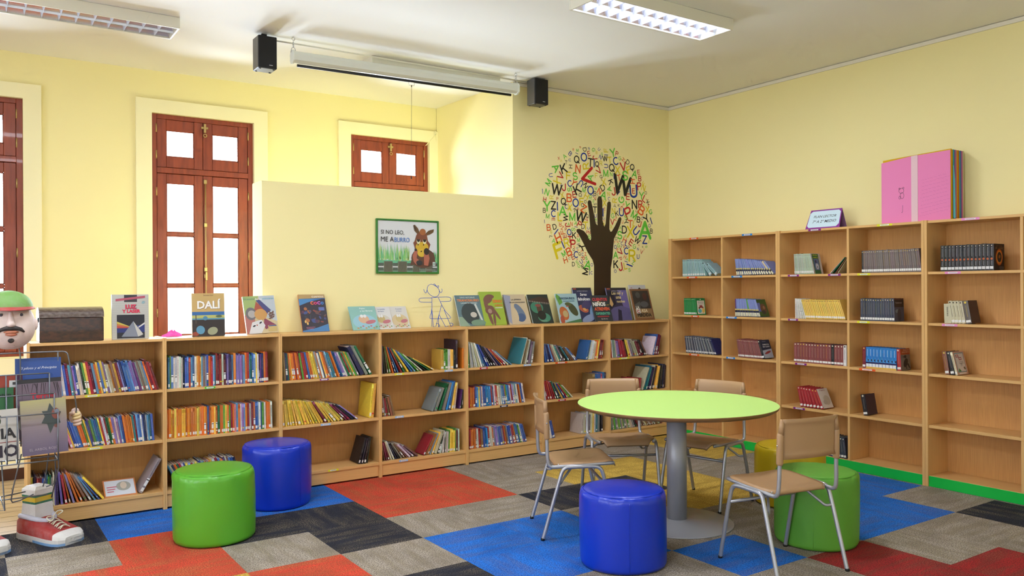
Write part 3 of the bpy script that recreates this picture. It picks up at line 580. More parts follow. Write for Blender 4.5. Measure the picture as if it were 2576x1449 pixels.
for s_, x, y, w_, c in (('SI NO LEO,', .028, .312, .215, (24, 24, 28)), ('ME A', .028, .255, .118, (24, 24, 28)), ('BURRO', .152, .252, .142, (40, 110, 190))): g.text(M, s_, x, y, w_, .040, c, 14)
g.rect(M, .515, .055, .540, .088, (225, 225, 225), 14); g.rect(M, .519, .06, .526, .083, (120, 160, 140), 15); g.rect(M, .529, .06, .536, .083, (120, 160, 140), 15)
g.rect(M, .385, .018, .54, .021, (190, 195, 190), 14); g.build('print', po)

# ------------------------------------------------------------------ table, chairs, poufs
tb = thing('round_table', 'round table with lime green top on a grey pedestal between four chairs', 'table', (3.788, 3.713, 0))
tc = tuple(tb.location)
g = MB(tb.location); g.lathe([(0, .762), (.6255, .762), (.6275, .7608)], 'tabletop_lime', n=96, ctr=tc, smooth=False); g.build('tabletop', tb)
g = MB(tb.location); g.lathe([(.6275, .7608), (.628, .757), (.622, .745), (.600, .733), (.585, .731), (0, .731)], 'table_edge', n=96, ctr=tc); g.build('table_edge', tb)
g = MB(tb.location); g.lathe([(.0625, .012), (.0625, .731)], 'metal_pole', n=40, ctr=tc); g.build('pedestal', tb)
g = MB(tb.location); g.lathe([(.352, 0), (.355, .003), (.350, .007), (.07, .022), (.0625, .028), (0, .028)], 'metal_pole', n=80, ctr=tc); g.build('base_plate', tb)
g = MB(tb.location); g.box(tc[0]-.2, tc[0]+.2, tc[1]-.03, tc[1]+.03, .722, .731, 'metal_pole'); g.box(tc[0]-.03, tc[0]+.03, tc[1]-.2, tc[1]+.2, .722, .7305, 'metal_pole'); g.build('mounting_plate', tb)

def chair():
    r = bpy.data.objects.new('school_chair', None); C.objects.link(r); R = .0115; mt = 'metal_grey'
    zt = .428
    for sx in (-1, 1):
        for sy, fy, ty in ((1, .208, .10), (-1, -.248, -.115)):
            g = MB((sx*.233, fy, 0)); path = [(sx*.233, fy, 0), (sx*.229, ty+sy*.028, .36), (sx*.226, ty+sy*.006, zt-.004), (sx*.222, ty-sy*.05, zt), (sx*.222, -.0075, zt)]
            g.tube(smooth_path(path, 3), R, mt, n=10); g.tube([(sx*.233, fy, 0), (sx*.2327, fy-sy*.002, .014)], .0125, 'black_plastic', n=10); g.build('leg', r)
    for sx in (-1, 1):
        g = MB((sx*.2, -.2, .45)); path = [(sx*.185, .195, .437), (sx*.200, .17, .440), (sx*.203, 0, .434), (sx*.200, -.15, .425), (sx*.198, -.20, .425), (sx*.196, -.212, .47), (sx*.192, -.214, .60), (sx*.188, -.221, .765)]
        g.tube(smooth_path(path, 3), R*.95, mt, n=10); g.build('back_tube', r)
    g = MB((0, .15, .33)); g.tube([(-.230, .125, .33), (.230, .125, .33)], .009, mt, n=8); g.build('stretcher', r)
    for sx in (-1, 1):
        g = MB((sx*.15, -.1, .35)); g.tube(smooth_path([(sx*.11, -.03, .425), (sx*.18, -.12, .34), (sx*.195, -.135, .322), (sx*.229, -.155, .33)], 2), .0075, mt, n=8); g.build('brace', r)
    # moulded seat
    g = MB((0, 0, .44)); NX, NY = 14, 14; top = []; bot = []
    for j in range(NY+1):
        q = j/NY; y = -.165+q*.40
        hw = .198+.012*math.sin(q*math.pi)
        if q > .80: hw = .207-(q-.80)/.20*.062
        if q < .1: hw -= (.1-q)*.35
        zc = .436+.022*q; drop = 0
        if q > .86: drop = ((q-.86)/.14)**2*.042
        if q < .12: drop = ((.12-q)/.12)**2*.008
        for i in range(NX+1):
            p = i/NX*2-1; z = zc-.012*math.sin(math.pi*q)*(1-p*p)-drop
            z -= .008*max(0, abs(p)-.9)*10*.6
            yy = y-(.018 if q > .86 else 0)*(q-.86)/.14
            top.append((p*hw, yy, z+.006)); bot.append((p*hw*.985, yy*.99, z-.006))
    n = NX+1; vs = top+bot; o2 = len(top); fs = []
    for j in range(NY):
        for i in range(NX): a = j*n+i; fs += [(a, a+1, a+n+1, a+n), (a+o2, a+n+o2, a+n+1+o2, a+1+o2)]
    for i in range(NX): fs += [(i, i+o2, i+1+o2, i+1), (NY*n+i, NY*n+i+1, NY*n+i+1+o2, NY*n+i+o2)]
    for j in range(NY): fs += [(j*n, (j+1)*n, (j+1)*n+o2, j*n+o2), (j*n+NX, j*n+NX+o2, (j+1)*n+NX+o2, (j+1)*n+NX)]
    g.add(vs, fs, 'seat_brown', smooth=True); so = g.build('seat', r)
    for sx in (-1, 1):
        q = MB((sx*.17, -.14, .44)); q.lathe([(.006, .434), (.005, .4385), (0, .439)], 'steel', n=10, ctr=(sx*.178, -.142, 0)); q.build('rivet', so)
    # curved backrest shell
    g = MB((0, -.22, .73)); NX, NZ = 16, 8; F = []; B_ = []
    for j in range(NZ+1):
        q = j/NZ; z = .618+q*.207
        hw = .183 if q > .06 else .178
        roll = -.014*max(0, (q-.88)/.12)**2-.010*max(0, (.1-q)/.1)**2
        for i in range(NX+1):
            p = i/NX*2-1; y = -.211-.022*(1-p*p)-.010*q+roll
            F.append((p*hw, y+.005, z)); B_.append((p*hw, y-.005, z))
    n = NX+1; o2 = len(F); vs = F+B_; fs = []
    for j in range(NZ):
        for i in range(NX): a = j*n+i; fs += [(a, a+n, a+n+1, a+1), (a+o2, a+1+o2, a+n+1+o2, a+n+o2)]
    for i in range(NX): fs += [(i, i+1, i+1+o2, i+o2), (NZ*n+i, NZ*n+i+o2, NZ*n+i+1+o2, NZ*n+i+1)]
    for j in range(NZ): fs += [(j*n, j*n+o2, (j+1)*n+o2, (j+1)*n), (j*n+NX, (j+1)*n+NX, (j+1)*n+NX+o2, j*n+NX+o2)]
    g.add(vs, fs, 'seat_brown', smooth=True); bo = g.build('backrest', r)
    for sx in (-1, 1):
        q = MB((sx*.19, -.216, .62)); q.tube([(sx*.192, -.214, .592), (sx*.1925, -.2145, .600), (sx*.191, -.217, .74), (sx*.190, -.219, .752)], [.0155, .0178, .0172, .0145], 'seat_brown', n=14); 
        q.tube([(sx*.188, -.219, .745), (sx*.181, -.222, .822)], [.0150, .011], 'seat_brown', n=12)
        q.lathe([(.005, 0), (.004, .003), (0, .0035)], 'steel', n=8, M=frame((sx*.209, -.216, .69), (0, 1, 0), (0, 0, 1)) if sx > 0 else frame((sx*.209, -.216, .69), (0, -1, 0), (0, 0, 1)))
        q.build('bracket', bo)
    return r
def copy_tree(o, parent=None):
    c = o.copy(); C.objects.link(c)
    if parent is not None: c.parent = parent
    for ch in list(o.children): copy_tree(ch, c)
    return c
ch0 = chair()
for i, (x, y, t, lb) in enumerate(((3.678, 2.844, -.171, 'brown plastic school chair seen from behind in front of the lime pouf'), (3.193, 3.995, -2.052+.0, 'brown plastic school chair in side view beside the bright blue pouf at the table'),
        (3.891, 4.363, 2.653, 'brown plastic school chair behind the table facing out, below the small bookcase books'), (4.307, 3.959, 1.789, 'brown plastic school chair behind the table next to the yellow pouf'))):
    c = ch0 if i == 0 else copy_tree(ch0)
    tag(c, lb, 'chair', 'school chairs around the round table'); c.location = (x, y, 0); c.rotation_euler = (0, 0, t)

def pouf(x, y, rad, h, m, label, seed, seam_a, wr=1.0):
    r = thing('pouf', label, 'pouf', (x, y, 0), 'round vinyl poufs'); rn = random.Random(seed); ph = [rn.uniform(0, 6.28) for _ in range(8)]
    K = [(0, .004), (rad-.03, .003), (rad-.008, .006), (rad-.001, .02)]
    K += [(rad+.002*math.sin(i/12*3.14), .03+(h-.075)*i/12) for i in range(13)]
    K += [(rad-.001, h-.035), (rad-.004, h-.022), (rad-.010, h-.012), (rad-.018, h-.007)]
    def jit(i, a):
        q = i/len(K); top = max(0, (q-.72)/.28); low = max(0, .25-q)*3
        return wr*((.003*math.sin(9*a+ph[0])+.0018*math.sin(17*a+ph[1])*math.sin(5*a+ph[5])+.0015*math.sin(31*a+ph[2]))*top + .002*math.sin(3*a+ph[3]+q*3) + .003*math.sin(2*a+ph[4]+4*q)*low*1.2)
    g = MB(r.location); g.lathe(K, m, n=120, ctr=(x, y, 0), jit=lambda i, a: jit(i, a) if i > 1 else 0); g.build('side_cover', r)
    g = MB(r.location); T = [(rad-.018, h-.0075), (rad-.024, h-.004), (rad-.05, h), (rad-.12, h+.003), (0, h+.004)]
    g.lathe(T, m, n=120, ctr=(x, y, 0), jit=lambda i, a: wr*.0012*math.sin(13*a+ph[6]) if i == 1 else 0); g.build('seat_top', r)
    g = MB(r.location); rs = rad-.0175
    g.tube([(x+rs*math.cos(2*math.pi*k/90), y+rs*math.sin(2*math.pi*k/90), h-.0068) for k in range(90)], .0016, m, n=5, closed=True); g.build('piping', r)
    g = MB(r.location); a = seam_a; g.tube([(x+(rad+.0012+.002*math.sin(q*3.14))*math.cos(a), y+(rad+.0012+.002*math.sin(q*3.14))*math.sin(a), .02+(h-.05)*q) for q in [i/12 for i in range(13)]], .0013, m, n=5); g.build('seam', r)
pouf(1.28, 5.105, .236, .422, 'vinyl_green', 'apple green vinyl pouf standing in front of the second low bookcase', 1, 1.2, 1.5)
pouf(1.845, 5.659, .233, .430, 'vinyl_blue', 'royal blue vinyl pouf pushed against the low bookcases behind the green one', 2, -1.15, 1.6)
pouf(2.998, 3.347, .234, .408, 'vinyl_blue', 'royal blue vinyl pouf standing alone in front of the round table', 3, -2.15, 1.5)
pouf(4.187, 2.974, .236, .420, 'vinyl_lime', 'lime green cloth-like pouf standing behind the chair seen from behind', 4, -2.6, 1.6)
pouf(4.775, 3.60, .235, .405, 'vinyl_yellow', 'mustard yellow pouf half hidden behind the lime pouf', 5, 2.0, 1.4)
# ------------------------------------------------------------------ bookcases
def tagshelf(g, M, x, y, w, h, cr, pointed=False):
    if pointed: g.poly(M, [(x, y+h/2), (x+h*.8, y), (x+w-h*.8, y), (x+w, y+h/2), (x+w-h*.8, y+h), (x+h*.8, y+h)], cr, 1)
    else: g.rect(M, x, y, x+w, y+h, cr, 1)
    g.rect(M, x+w*.2, y+h*.22, x+w*.8, y+h*.78, (236, 232, 232), 2)
    n = max(4, int(w/.011)); rn = random.Random(int(x*977+y*331))
    for i in range(n):
        if rn.random() < .82: g.rect(M, x+w*(.24+.52*i/n), y+h*.42, x+w*(.24+.52*(i+.62)/n), y+h*.60, (90, 90, 110), 3)
TG = {'y': (226, 226, 30), 'g': (60, 190, 40), 'p': (130, 24, 130), 'b': (150, 190, 230), 'r': (190, 16, 60), 'o': (232, 88, 20), 'n': (24, 32, 70), 'B': (30, 130, 210), 'P': (232, 140, 200)}
def shelf_label(par, M, u, w, z, key, pointed=False, h=.015):
    g = MB(M.translation); tagshelf(g, M, u, z, w, h, TG[key], pointed); g.build('shelf_label', par)
YF, YBK = 5.938, 6.236
LPX = [.357, 1.168, 1.970, 2.771, 3.573, 4.371, 5.166, 5.968]
LOWN = ['first', 'second', 'third', 'fourth', 'fifth', 'sixth', 'seventh']
LLAB = ['low beech bookcase under the wooden chest, behind the wire rack figure', 'low beech bookcase under the window, behind the green pouf', 'low beech bookcase full of yellow picture books, beside the blue pouf',
        'low beech bookcase below the blue wire doll, nearly empty in its middle shelf', 'low beech bookcase below the dinosaur books with two rows of blue and orange spines',
        'low beech bookcase behind the side-view chair', 'low beech bookcase ending the low row at the tall bookcases']
LSH = [(.800, .818), (.456, .476), (.100, .122)]
LTAG = [[(0, 211, 253, 'y', 1), (1, 216, 259, 'y', 1)], [(0, 513, 543, 'g', 1)], [(0, 803, 828, 'p', 1), (1, 806, 831, 'b', 0), (2, 824, 850, 'y', 0)], [(0, 993, 1016, 'y', 0), (0, 1118, 1139, 'b', 0), (1, 993, 1015, 'b', 0), (2, 1003, 1025, 'b', 0)],
        [(0, 1207, 1227, 'r', 0), (0, 1317, 1336, 'b', 0), (1, 1257, 1277, 'n', 0)], [(0, 1397, 1427, 'o', 0), (1, 1404, 1423, 'r', 0)], [(0, 1558, 1583, 'y', 0)]]
for i in range(7):
    x0, x1 = LPX[i], LPX[i+1]-.0005; a, b = x0+.0125, x1-.0125
    if i == 0: a = x0+.018
    r = thing('low_bookcase', LLAB[i], 'bookcase', ((x0+x1)/2, (YF+YBK)/2, 0), 'low bookcases along the window side')
    for q0, q1 in ((x0, a), (b, x1)): g = MB((q0, YF, 0)); g.bbox(q0, q1, YF, YBK, 0, 1.171, 'wood_upright', b=.0012); g.build('side_panel', r)
    g = MB((a, YF, 1.14)); g.bbox(a, b, YF+.004, YBK, 1.148, 1.166, 'wood_along_x', b=.001); g.build('top_panel', r)
    for z0, z1 in LSH: g = MB((a, YF, z0)); g.bbox(a, b, YF+.006, YBK-.006, z0, z1, 'wood_along_x', b=.001); g.build('shelf', r)
    g = MB((a, YBK, 0)); g.box(a, b, YBK-.005, YBK-.001, .02, 1.148, 'wood_back'); g.build('back_panel', r)
    g = MB((a, YF, 0)); g.bbox(a, b, YF+.014, YF+.032, .012, .100, 'wood_along_x', b=.001); g.build('plinth', r)
    for row, u0, u1, key, pt in LTAG[i]:
        z0, z1 = LSH[row]; p0 = ony(u0, 900, YF+.005).x; p1 = ony(u1, 900, YF+.005).x
        M = frame((0, YF+.0056, 0), (1, 0, 0), (0, 0, 1)); M.translation = Vector((p0, YF+.0056, z0+.002)); shelf_label(r, M, 0, p1-p0, 0, key, bool(pt), .0155)
XF, XBK = 5.985, 6.268
TP = [(5.970, 4.6325), (4.6315, 3.3145), (3.3135, 1.99)]
TDIV = [5.279, 3.954, 2.642]
TSH = [(1.583, 1.603), (1.200, 1.220), (.821, .842), (.436, .458), (.058, .080)]
TLAB = ['tall beech bookcase in the room corner with green plinth', 'tall beech bookcase under the small name sign', 'tall beech bookcase under the giant pink book, cut by the picture edge']
TTAG = [[(-1, 1735, 1757, 'o'), (-1, 1867, 1893, 'B'), (0, 1728, 1754, 'o'), (0, 1840, 1867, 'B'), (1, 1739, 1758, 'o'), (1, 1826, 1853, 'B'), (2, 1733, 1758, 'o'), (2, 1826, 1848, 'B')],
        [(-1, 2034, 2066, 'p'), (-1, 2207, 2245, 'y'), (0, 1982, 2010, 'p'), (0, 2083, 2115, 'p'), (0, 2157, 2189, 'y'), (1, 1982, 2007, 'p'), (1, 2156, 2187, 'y'), (2, 1999, 2028, 'p'), (2, 2160, 2201, 'o'), (3, 1994, 2023, 'p')],
        [(-1, 2419, 2465, 'P'), (0, 2377, 2417, 'P'), (1, 2369, 2408, 'P')]]
for i in range(3):
    ya, yb = TP[i]; t = .0215 if i == 0 else .0215
    r = thing('tall_bookcase', TLAB[i], 'bookcase', ((XF+XBK)/2, (ya+yb)/2, 0), 'tall bookcases along the wall')
    for q0, q1 in ((ya-(.043 if i == 0 else t), ya), (yb, yb+t)): g = MB((XF, q0, 0)); g.bbox(XF, XBK, q0, q1, 0, 1.988, 'wood_upright', b=.0012); g.build('side_panel', r)
    p, q = yb+t, ya-(.043 if i == 0 else t); d = TDIV[i]; D = .010
    g = MB((XF, p, 1.96)); g.bbox(XF+.012, XBK, p, q, 1.966, 1.985, 'wood_along_y', b=.001); g.build('top_panel', r)
    for z0, z1 in TSH: g = MB((XF, p, z0)); g.bbox(XF+.012, XBK-.006, p, q, z0, z1, 'wood_along_y', b=.001); g.build('shelf', r)
    zz = [.080]+[v for s_ in reversed(TSH[:-1]) for v in s_]+[1.966]
    for k in range(0, len(zz), 2): g = MB((XF, d, zz[k])); g.bbox(XF+.013, XBK-.006, d-D, d+D, zz[k], zz[k+1], 'wood_upright', b=.001); g.build('divider', r)
    g = MB((XBK, p, 0)); g.box(XBK-.005, XBK-.001, p, q, .02, 1.966, 'wood_back'); g.build('back_panel', r)
    g = MB((XF, p, 0)); g.bbox(XF+.010, XF+.030, p, q, .001, .078, 'plinth_green', b=.001); g.build('plinth', r)
    for row, u0, u1, key in TTAG[i]:
        z0 = 1.967 if row < 0 else TSH[row][0]+.001; ys = onx(u0, 700, XF+.012).y; ye = onx(u1, 700, XF+.012).y
        M = frame((XF+.0116, ys, z0), (0, -1, 0), (0, 0, 1)); shelf_label(r, M, 0, ys-ye, 0, key, False, .017)

# ------------------------------------------------------------------ books on the shelves
PAL = {'r': ('red', (178, 40, 48)), 'm': ('maroon', (120, 24, 52)), 'o': ('orange', (240, 122, 32)), 'y': ('yellow', (250, 204, 66)), 'g': ('green', (92, 164, 60)), 'd': ('dark green', (20, 116, 72)),
       'b': ('blue', (48, 96, 178)), 'B': ('bright blue', (30, 124, 206)), 'l': ('light blue', (96, 160, 214)), 't': ('teal', (38, 122, 140)), 'p': ('purple', (96, 52, 128)), 'v': ('lavender', (146, 124, 196)), 'k': ('black', (34, 34, 40)),
       'n': ('navy', (34, 42, 92)), 'w': ('white', (224, 222, 214)), 'c': ('cream', (206, 196, 164)), 's': ('grey', (136, 138, 144)), 'e': ('brown', (138, 92, 72)), 'i': ('pink', (222, 120, 156)), 'T': ('pale teal', (150, 190, 196)),
       'L': ('lilac blue', (128, 142, 206)), 'E': ('taupe', (112, 98, 98)), 'M': ('dusty maroon', (140, 72, 70)), 'Y': ('golden', (236, 196, 84)), 'F': ('leaf green', (22, 140, 66)), 'Z': ('pale green', (176, 192, 170)), 'K': ('slate', (58, 66, 84))}
ORD = ['zeroth', 'first', 'second', 'third', 'fourth', 'fifth', 'sixth', 'seventh', 'eighth', 'ninth', 'tenth', 'eleventh', 'twelfth', 'thirteenth', 'fourteenth', 'fifteenth', 'sixteenth', 'seventeenth', 'eighteenth', 'nineteenth', 'twentieth'] + ['twenty-'+w_ for w_ in 'first second third fourth fifth sixth seventh eighth ninth'.split()] + ['thirtieth'] + ['thirty-'+w_ for w_ in 'first second third fourth fifth sixth seventh eighth ninth'.split()] + ['fortieth']
BOOKS = []      # dicts: M, t, h, d, col, shelf, order s, area, deco
rb = random.Random(11)
def lay(run, s0, s1, a0, a1, lean):
    """positions of a row of leaning books: returns [(s, angle)], thicknesses scaled so the row ends at s1"""
    n = len(run)
    ang = [R_(a0+(a1-a0)*(i/(n-1) if n > 1 else 1)) for i in range(n)]
    if lean == 'R': ang = ang[::-1]; run = run[::-1]
    def go(k):
        s = 0; out = []; prev = None
        for b, a in zip(run, ang):
            t = b['t']*k
            if prev is not None:
                ps, pt, pa, ph = prev
                if a > pa+1e-4:
                    cz = ph*math.cos(pa)+pt*math.sin(pa); zm = min(cz, b['h']*math.cos(a))
                    s = ps+pt/math.cos(pa)+zm*(math.tan(a)-math.tan(pa))
                else: s = ps+pt/math.cos(pa)
            out.append((s, a)); prev = (s, t, a, b['h'])
        return out, prev[0]+prev[1]/math.cos(prev[2])
    W = s1-s0; lo, hi = .15, 3.0
    for _ in range(40):
        mid = (lo+hi)/2
        if go(mid)[1] > W: hi = mid
        else: lo = mid
    out, end = go(lo)
    for b in run: b['t'] *= lo
    if lean == 'R': return [(b, s1-s, a) for b, (s, a) in zip(run, out)][::-1]
    return [(b, s0+s, -a) for b, (s, a) in zip(run, out)]
def add_row(shelf, O, ax, ay, colours, s0, s1, a0=0, a1=0, lean='L', h=.2, hv=.012, d=.16, dv=.012, same=False, deco=None, t=.012, hid=False, back=0, art=None, lim=None):
    """O: point of the row at s=0; ax along the row, ay into the shelf"""
    run = []
    if lim:      # the outermost leaning book rests against the side of its compartment
        if lean == 'R': s1 = min(s1, lim[1]-h*math.sin(R_(a1))-.002)
        elif a0: s0 = max(s0, lim[0]+h*math.sin(R_(a0))+.002)
        if s1-s0 < .01: s0 = s1-.012*len(colours)
    for c in colours:
        if c == ' ': continue
        v = 4 if same else 14
        col = PAL[c][1]; gm = sum(col)/3; dz = .06 if same else .13; kk = 1 if same else rb.uniform(.86, 1.06)
        col = tuple(max(0, min(255, (q*(1-dz)+gm*dz)*kk+rb.uniform(-v, v))) for q in col)
        run.append(dict(c=c, col=col, t=t*(rb.uniform(.95, 1.05) if same else rb.uniform(.7, 1.35)), h=h*(1 if same else 1)+(rb.uniform(-.002, .002) if same else rb.uniform(-hv, hv)), d=d+rb.uniform(-dv, dv)*(.2 if same else 1)))
    for k, (b, s, a) in enumerate(lay(run, s0, s1, a0, a1, lean)):
        x = Vector(ax); y = Vector(ay); o = Vector(O)+x*s+y*(back+rb.uniform(0, .004 if same else .014)); o.z += .0006
        base_ = Matrix((x, y, Vector((0, 0, 1)))).transposed().to_4x4(); base_.translation = o
        M = base_ @ Matrix.Rotation(a, 4, 'Y')
        if a > 0: M = M @ Matrix.Translation((-b['t'], 0, 0))
        ctr = o+Vector((0, 0, b['h']/2)); dist2 = (ctr.x**2+ctr.y**2); vd = Vector((ctr.x, ctr.y)).normalized(); nn = Vector((ay[0], ay[1]))
        area_ = b['t']*b['h']*abs(vd.dot(nn))/dist2
        b.update(M=M, shelf=shelf, s=s, deco=deco, a=a, area=area_*(.05 if hid else 1)+(.5*b['h']*b['d']*abs(vd.dot(x))/dist2 if (abs(a) > .35 or k == len(run)-1 and ax[1] < 0) else 0), art=art if k == len(run)-1 else None, hid=hid)
        BOOKS.append(b)
SN = ['top', 'middle', 'bottom']
def low(i, row, colours, u0, u1, **k):
    y = YF+.026; z = LSH[row][1]; lo = LPX[i]+(.0195 if i == 0 else .014); hi = LPX[i+1]-.0145
    s0 = max(lo, min(hi, ony(u0, 900, y).x)); s1 = max(lo, min(hi, ony(u1, 900, y).x))
    add_row('%s shelf of the %s low bookcase' % (SN[row], LOWN[i]), (0, y, z), (1, 0, 0), (0, 1, 0), colours, s0, s1, lim=(lo, hi), **k)
TN = ['top', 'second', 'third', 'fourth', 'bottom']
def tall(i, cell, row, colours, u0, u1, **k):
    x = XF+.035; z = TSH[row][1]; ya, yb = TP[i]
    c0, c1 = ((ya-(.044 if i == 0 else .0225), TDIV[i]+.011), (TDIV[i]-.011, yb+.0225))[cell]
    s0 = max(-c0, min(-c1, -onx(u0, 700, x).y)); s1 = max(-c0, min(-c1, -onx(u1, 700, x).y))
    add_row('%s shelf of the %s tall bookcase' % (TN[row], LOWN[i]), (x, 0, z), (0, -1, 0), (1, 0, 0), colours, s0, s1, d=k.pop('d', .13), lim=(-c0, -c1), **k)
low(0, 0, 'bclkmby', 78, 128, a0=1, a1=2, h=.19, hid=True)
low(0, 0, 'mrylblwbmlrvbcwkgyrmloyuyvwcoeymvnbblvvpseslomrm'.replace('u', 'b'), 130, 401, a0=6, a1=17, h=.205, hv=.014)
low(0, 1, 'bbgyo', 110, 150, a0=5, a1=12, h=.18, hid=True)
low(0, 1, 'iybbbboogybpgtbtyrwrddovwvlboooootrlbwbnwltb', 178, 388, a0=18, a1=4, h=.180, hv=.008)
low(0, 2, 'yknmrrmblbtgdscv', 76, 140, a0=0, a1=1, h=.195, hv=.02)
low(0, 2, 'nvrovooeslby', 141, 263, a0=2, a1=38, h=.205, hv=.012, t=.010)
low(0, 2, 's', 346, 398, a0=30, a1=30, lean='R', h=.25, t=.03, hv=0, d=.19)
low(1, 0, 'ktglwwwwcnbbrlbwyoylesborltrmrwmpvnnlovvvvvlortdblywmpnorm', 418, 676, a0=0, a1=1, h=.215, hv=.012)
low(1, 1, 'ooyoyoooyyooooooyyoooobrooyodoogyogroilowvloorwmoblwbgwooow', 418, 686, a0=0, a1=1, h=.198, hv=.006)
low(1, 2, 'tcnodrwbylrwyvblrboywrlonwelbn', 418, 607, a0=28, a1=16, h=.185, hv=.01)
low(2, 0, 'eentoyooroorgrrbooyyysowbyooslttoobbvvwdrgygs', 711, 905, a0=3, a1=27, h=.205, hv=.008)
low(2, 0, 'nsd', 908, 938, a0=27, a1=31, h=.26, hv=.01, t=.016, d=.19)
low(2, 1, 'yyyyyyyyyyyyyyymyyyyymmkv', 711, 903, a0=2, a1=52, h=.195, hv=.003)
low(2, 1, 'yy', 929, 943, a0=6, a1=6, lean='R', h=.272, hv=.003, t=.014, d=.21)
low(2, 2, 'kkkk', 900, 925, a0=17, a1=9, lean='R', h=.205, hv=.004, t=.014)
low(3, 0, 'skegonbrdyblgwkdy', 961, 1098, a0=1, a1=62, h=.225, hv=.008, d=.19)
low(3, 0, 'yggwyk', 1110, 1147, a0=0, a1=0, h=.165, hv=.008); low(3, 0, 'k', 1147, 1152, a0=0, a1=0, h=.245, t=.02, hv=0, d=.2); low(3, 0, 'o', 1165, 1171, h=.18, t=.01)
low(3, 1, 'esreee', 962, 995, a0=6, a1=15, h=.155)
low(3, 1, 'ss', 1084, 1098, a0=24, a1=22, lean='R', h=.2, t=.016, d=.18, hv=.004); low(3, 1, 'dsBbyc', 1104, 1146, a0=20, a1=8, lean='R', h=.235, d=.19); low(3, 1, 'pk', 1157, 1168, a0=9, a1=5, lean='R', h=.17, t=.018)
low(3, 2, 'emmcwnkseewse', 963, 1055, a0=10, a1=52, h=.16, d=.17)
low(3, 2, 'reosyckw', 1062, 1109, a0=30, a1=18, lean='R', h=.19); low(3, 2, 'wkcwgyyygmw', 1112, 1153, a0=4, a1=0, lean='R', h=.185)
low(4, 0, 'gwwwwcwlbbnkksnorwl', 1179, 1291, a0=3, a1=54, h=.215, hv=.008, t=.009)
low(4, 0, 'tw', 1307, 1314, a0=18, a1=17, lean='R', h=.24, t=.012, d=.2, hv=.003); low(4, 0, 'ewkss', 1316, 1339, a0=15, a1=10, lean='R', h=.21)
low(4, 1, 'rooorblylowbbBBBBrbwrowcwlbogBbwrvclwrolbw', 1179, 1322, a0=1, a1=11, h=.172, hv=.006)
low(4, 2, 'rooorwrebBBrwcosvlbsroelbsrobbgwbb', 1180, 1326, a0=0, a1=17, h=.168, hv=.008)
low(5, 0, 'bbnnlecctskkteelb', 1369, 1456, a0=12, a1=46, h=.165); low(5, 0, 'bbcwwcwcoyymmr', 1473, 1515, a0=16, a1=8, lean='R', h=.175)
low(5, 1, 'wrrrrrdnybrgw', 1370, 1443, a0=8, a1=46, h=.175); low(5, 1, 'ebbibn', 1491, 1526, h=.2, t=.014)
low(5, 2, 'tlwb', 1368, 1396, a0=10, a1=14, h=.17); low(5, 2, 'ccwwscywtsk', 1462, 1513, a0=5, a1=0, lean='R', h=.18)
low(6, 0, 'rwscvvrrrrkycssccmmkke', 1537, 1631, a0=5, a1=30, h=.168); low(6, 0, 'wbmm', 1640, 1656, a0=18, a1=12, lean='R', h=.2, t=.014, d=.18)
low(6, 1, 'scsgcscscscscc', 1538, 1584, h=.11, hv=.002); low(6, 1, 'rrrrr', 1586, 1612, a0=14, a1=8, lean='R', h=.135); low(6, 1, 'cttnnckyycknknk', 1616, 1675, a0=22, a1=6, lean='R', h=.24, d=.2)
low(6, 2, 'scgscgscgscgccs', 1538, 1597, a0=6, a1=22, h=.115, hv=.003); low(6, 2, 'kmececececece', 1600, 1670, a0=30, a1=58, h=.10)
def deco_named(n): return n
tall(0, 0, 0, 'TTTTTTTTTTTTT', 1717, 1775, a0=1, a1=17, h=.168, same=True, deco='label'); tall(0, 0, 0, 'TT', 1785, 1811, a0=40, a1=50, h=.165, same=True, deco='label')
tall(0, 1, 0, 'LLLLLLLLLLLLLLLcL', 1853, 1950, a0=8, a1=42, h=.155, same=True, deco='band')
tall(0, 0, 1, 'FFFFFFFFFFF', 1721, 1752, a0=2, a1=7, h=.165, same=True, deco='label', art='green')
tall(0, 1, 1, 'pLLLLLLLLLgLLLLLLL', 1849, 1913, a0=2, a1=20, h=.165, same=True, deco='band', art='owl')
tall(0, 0, 2, 'KsKsKsKsKsKsKsKsKsKsKn', 1725, 1802, a0=8, a1=26, h=.165, same=True, deco='label')
tall(0, 1, 2, 'MMMMMMMMMMMMMMMMMM', 1857, 1917, a0=9, a1=18, h=.168, same=True, deco='label'); tall(0, 1, 2, 'k', 1917, 1923, a0=20, a1=20, h=.17, same=True, deco='label', art='animas', t=.02)
tall(1, 0, 0, 'ZZZZZZZZZZZZZZ', 1999, 2048, a0=3, a1=13, h=.176, same=True, deco='label', art='granja')
tall(1, 0, 0, 'wdkec', 2086, 2127, a0=46, a1=36, lean='R', h=.17)
tall(1, 1, 0, 'kEEEEEEEEEEEEEEEEEEEEEEEEEEEE', 2168, 2318, a0=1, a1=7, h=.178, same=True, deco='label', t=.02)
tall(1, 0, 1, 'wwwwwww', 2000, 2026, a0=1, a1=15, h=.172, same=True); tall(1, 0, 1, 'YYYYYYYYYYYYYYYYYYYYYY', 2027, 2127, a0=18, a1=20, h=.170, same=True, deco='label')
tall(1, 1, 1, 'KKKKKKKKKKKKKK', 2164, 2250, a0=0, a1=2, h=.178, same=True, deco='label', art='frank')
tall(1, 0, 2, 'MMMMMMMMMMMMMkMMMw', 1996, 2128, a0=0, a1=0, h=.168, same=True, deco='label', t=.02)
tall(1, 1, 2, 'm', 2168, 2176, a0=0, a1=0, h=.17, same=True, deco='label', t=.03); tall(1, 1, 2, 'BBBBBBBBB', 2177, 2254, h=.168, same=True, deco='blue', t=.03); tall(1, 1, 2, 'r', 2256, 2266, a0=4, a1=4, h=.165, same=True, deco='label', art='raven', t=.03)
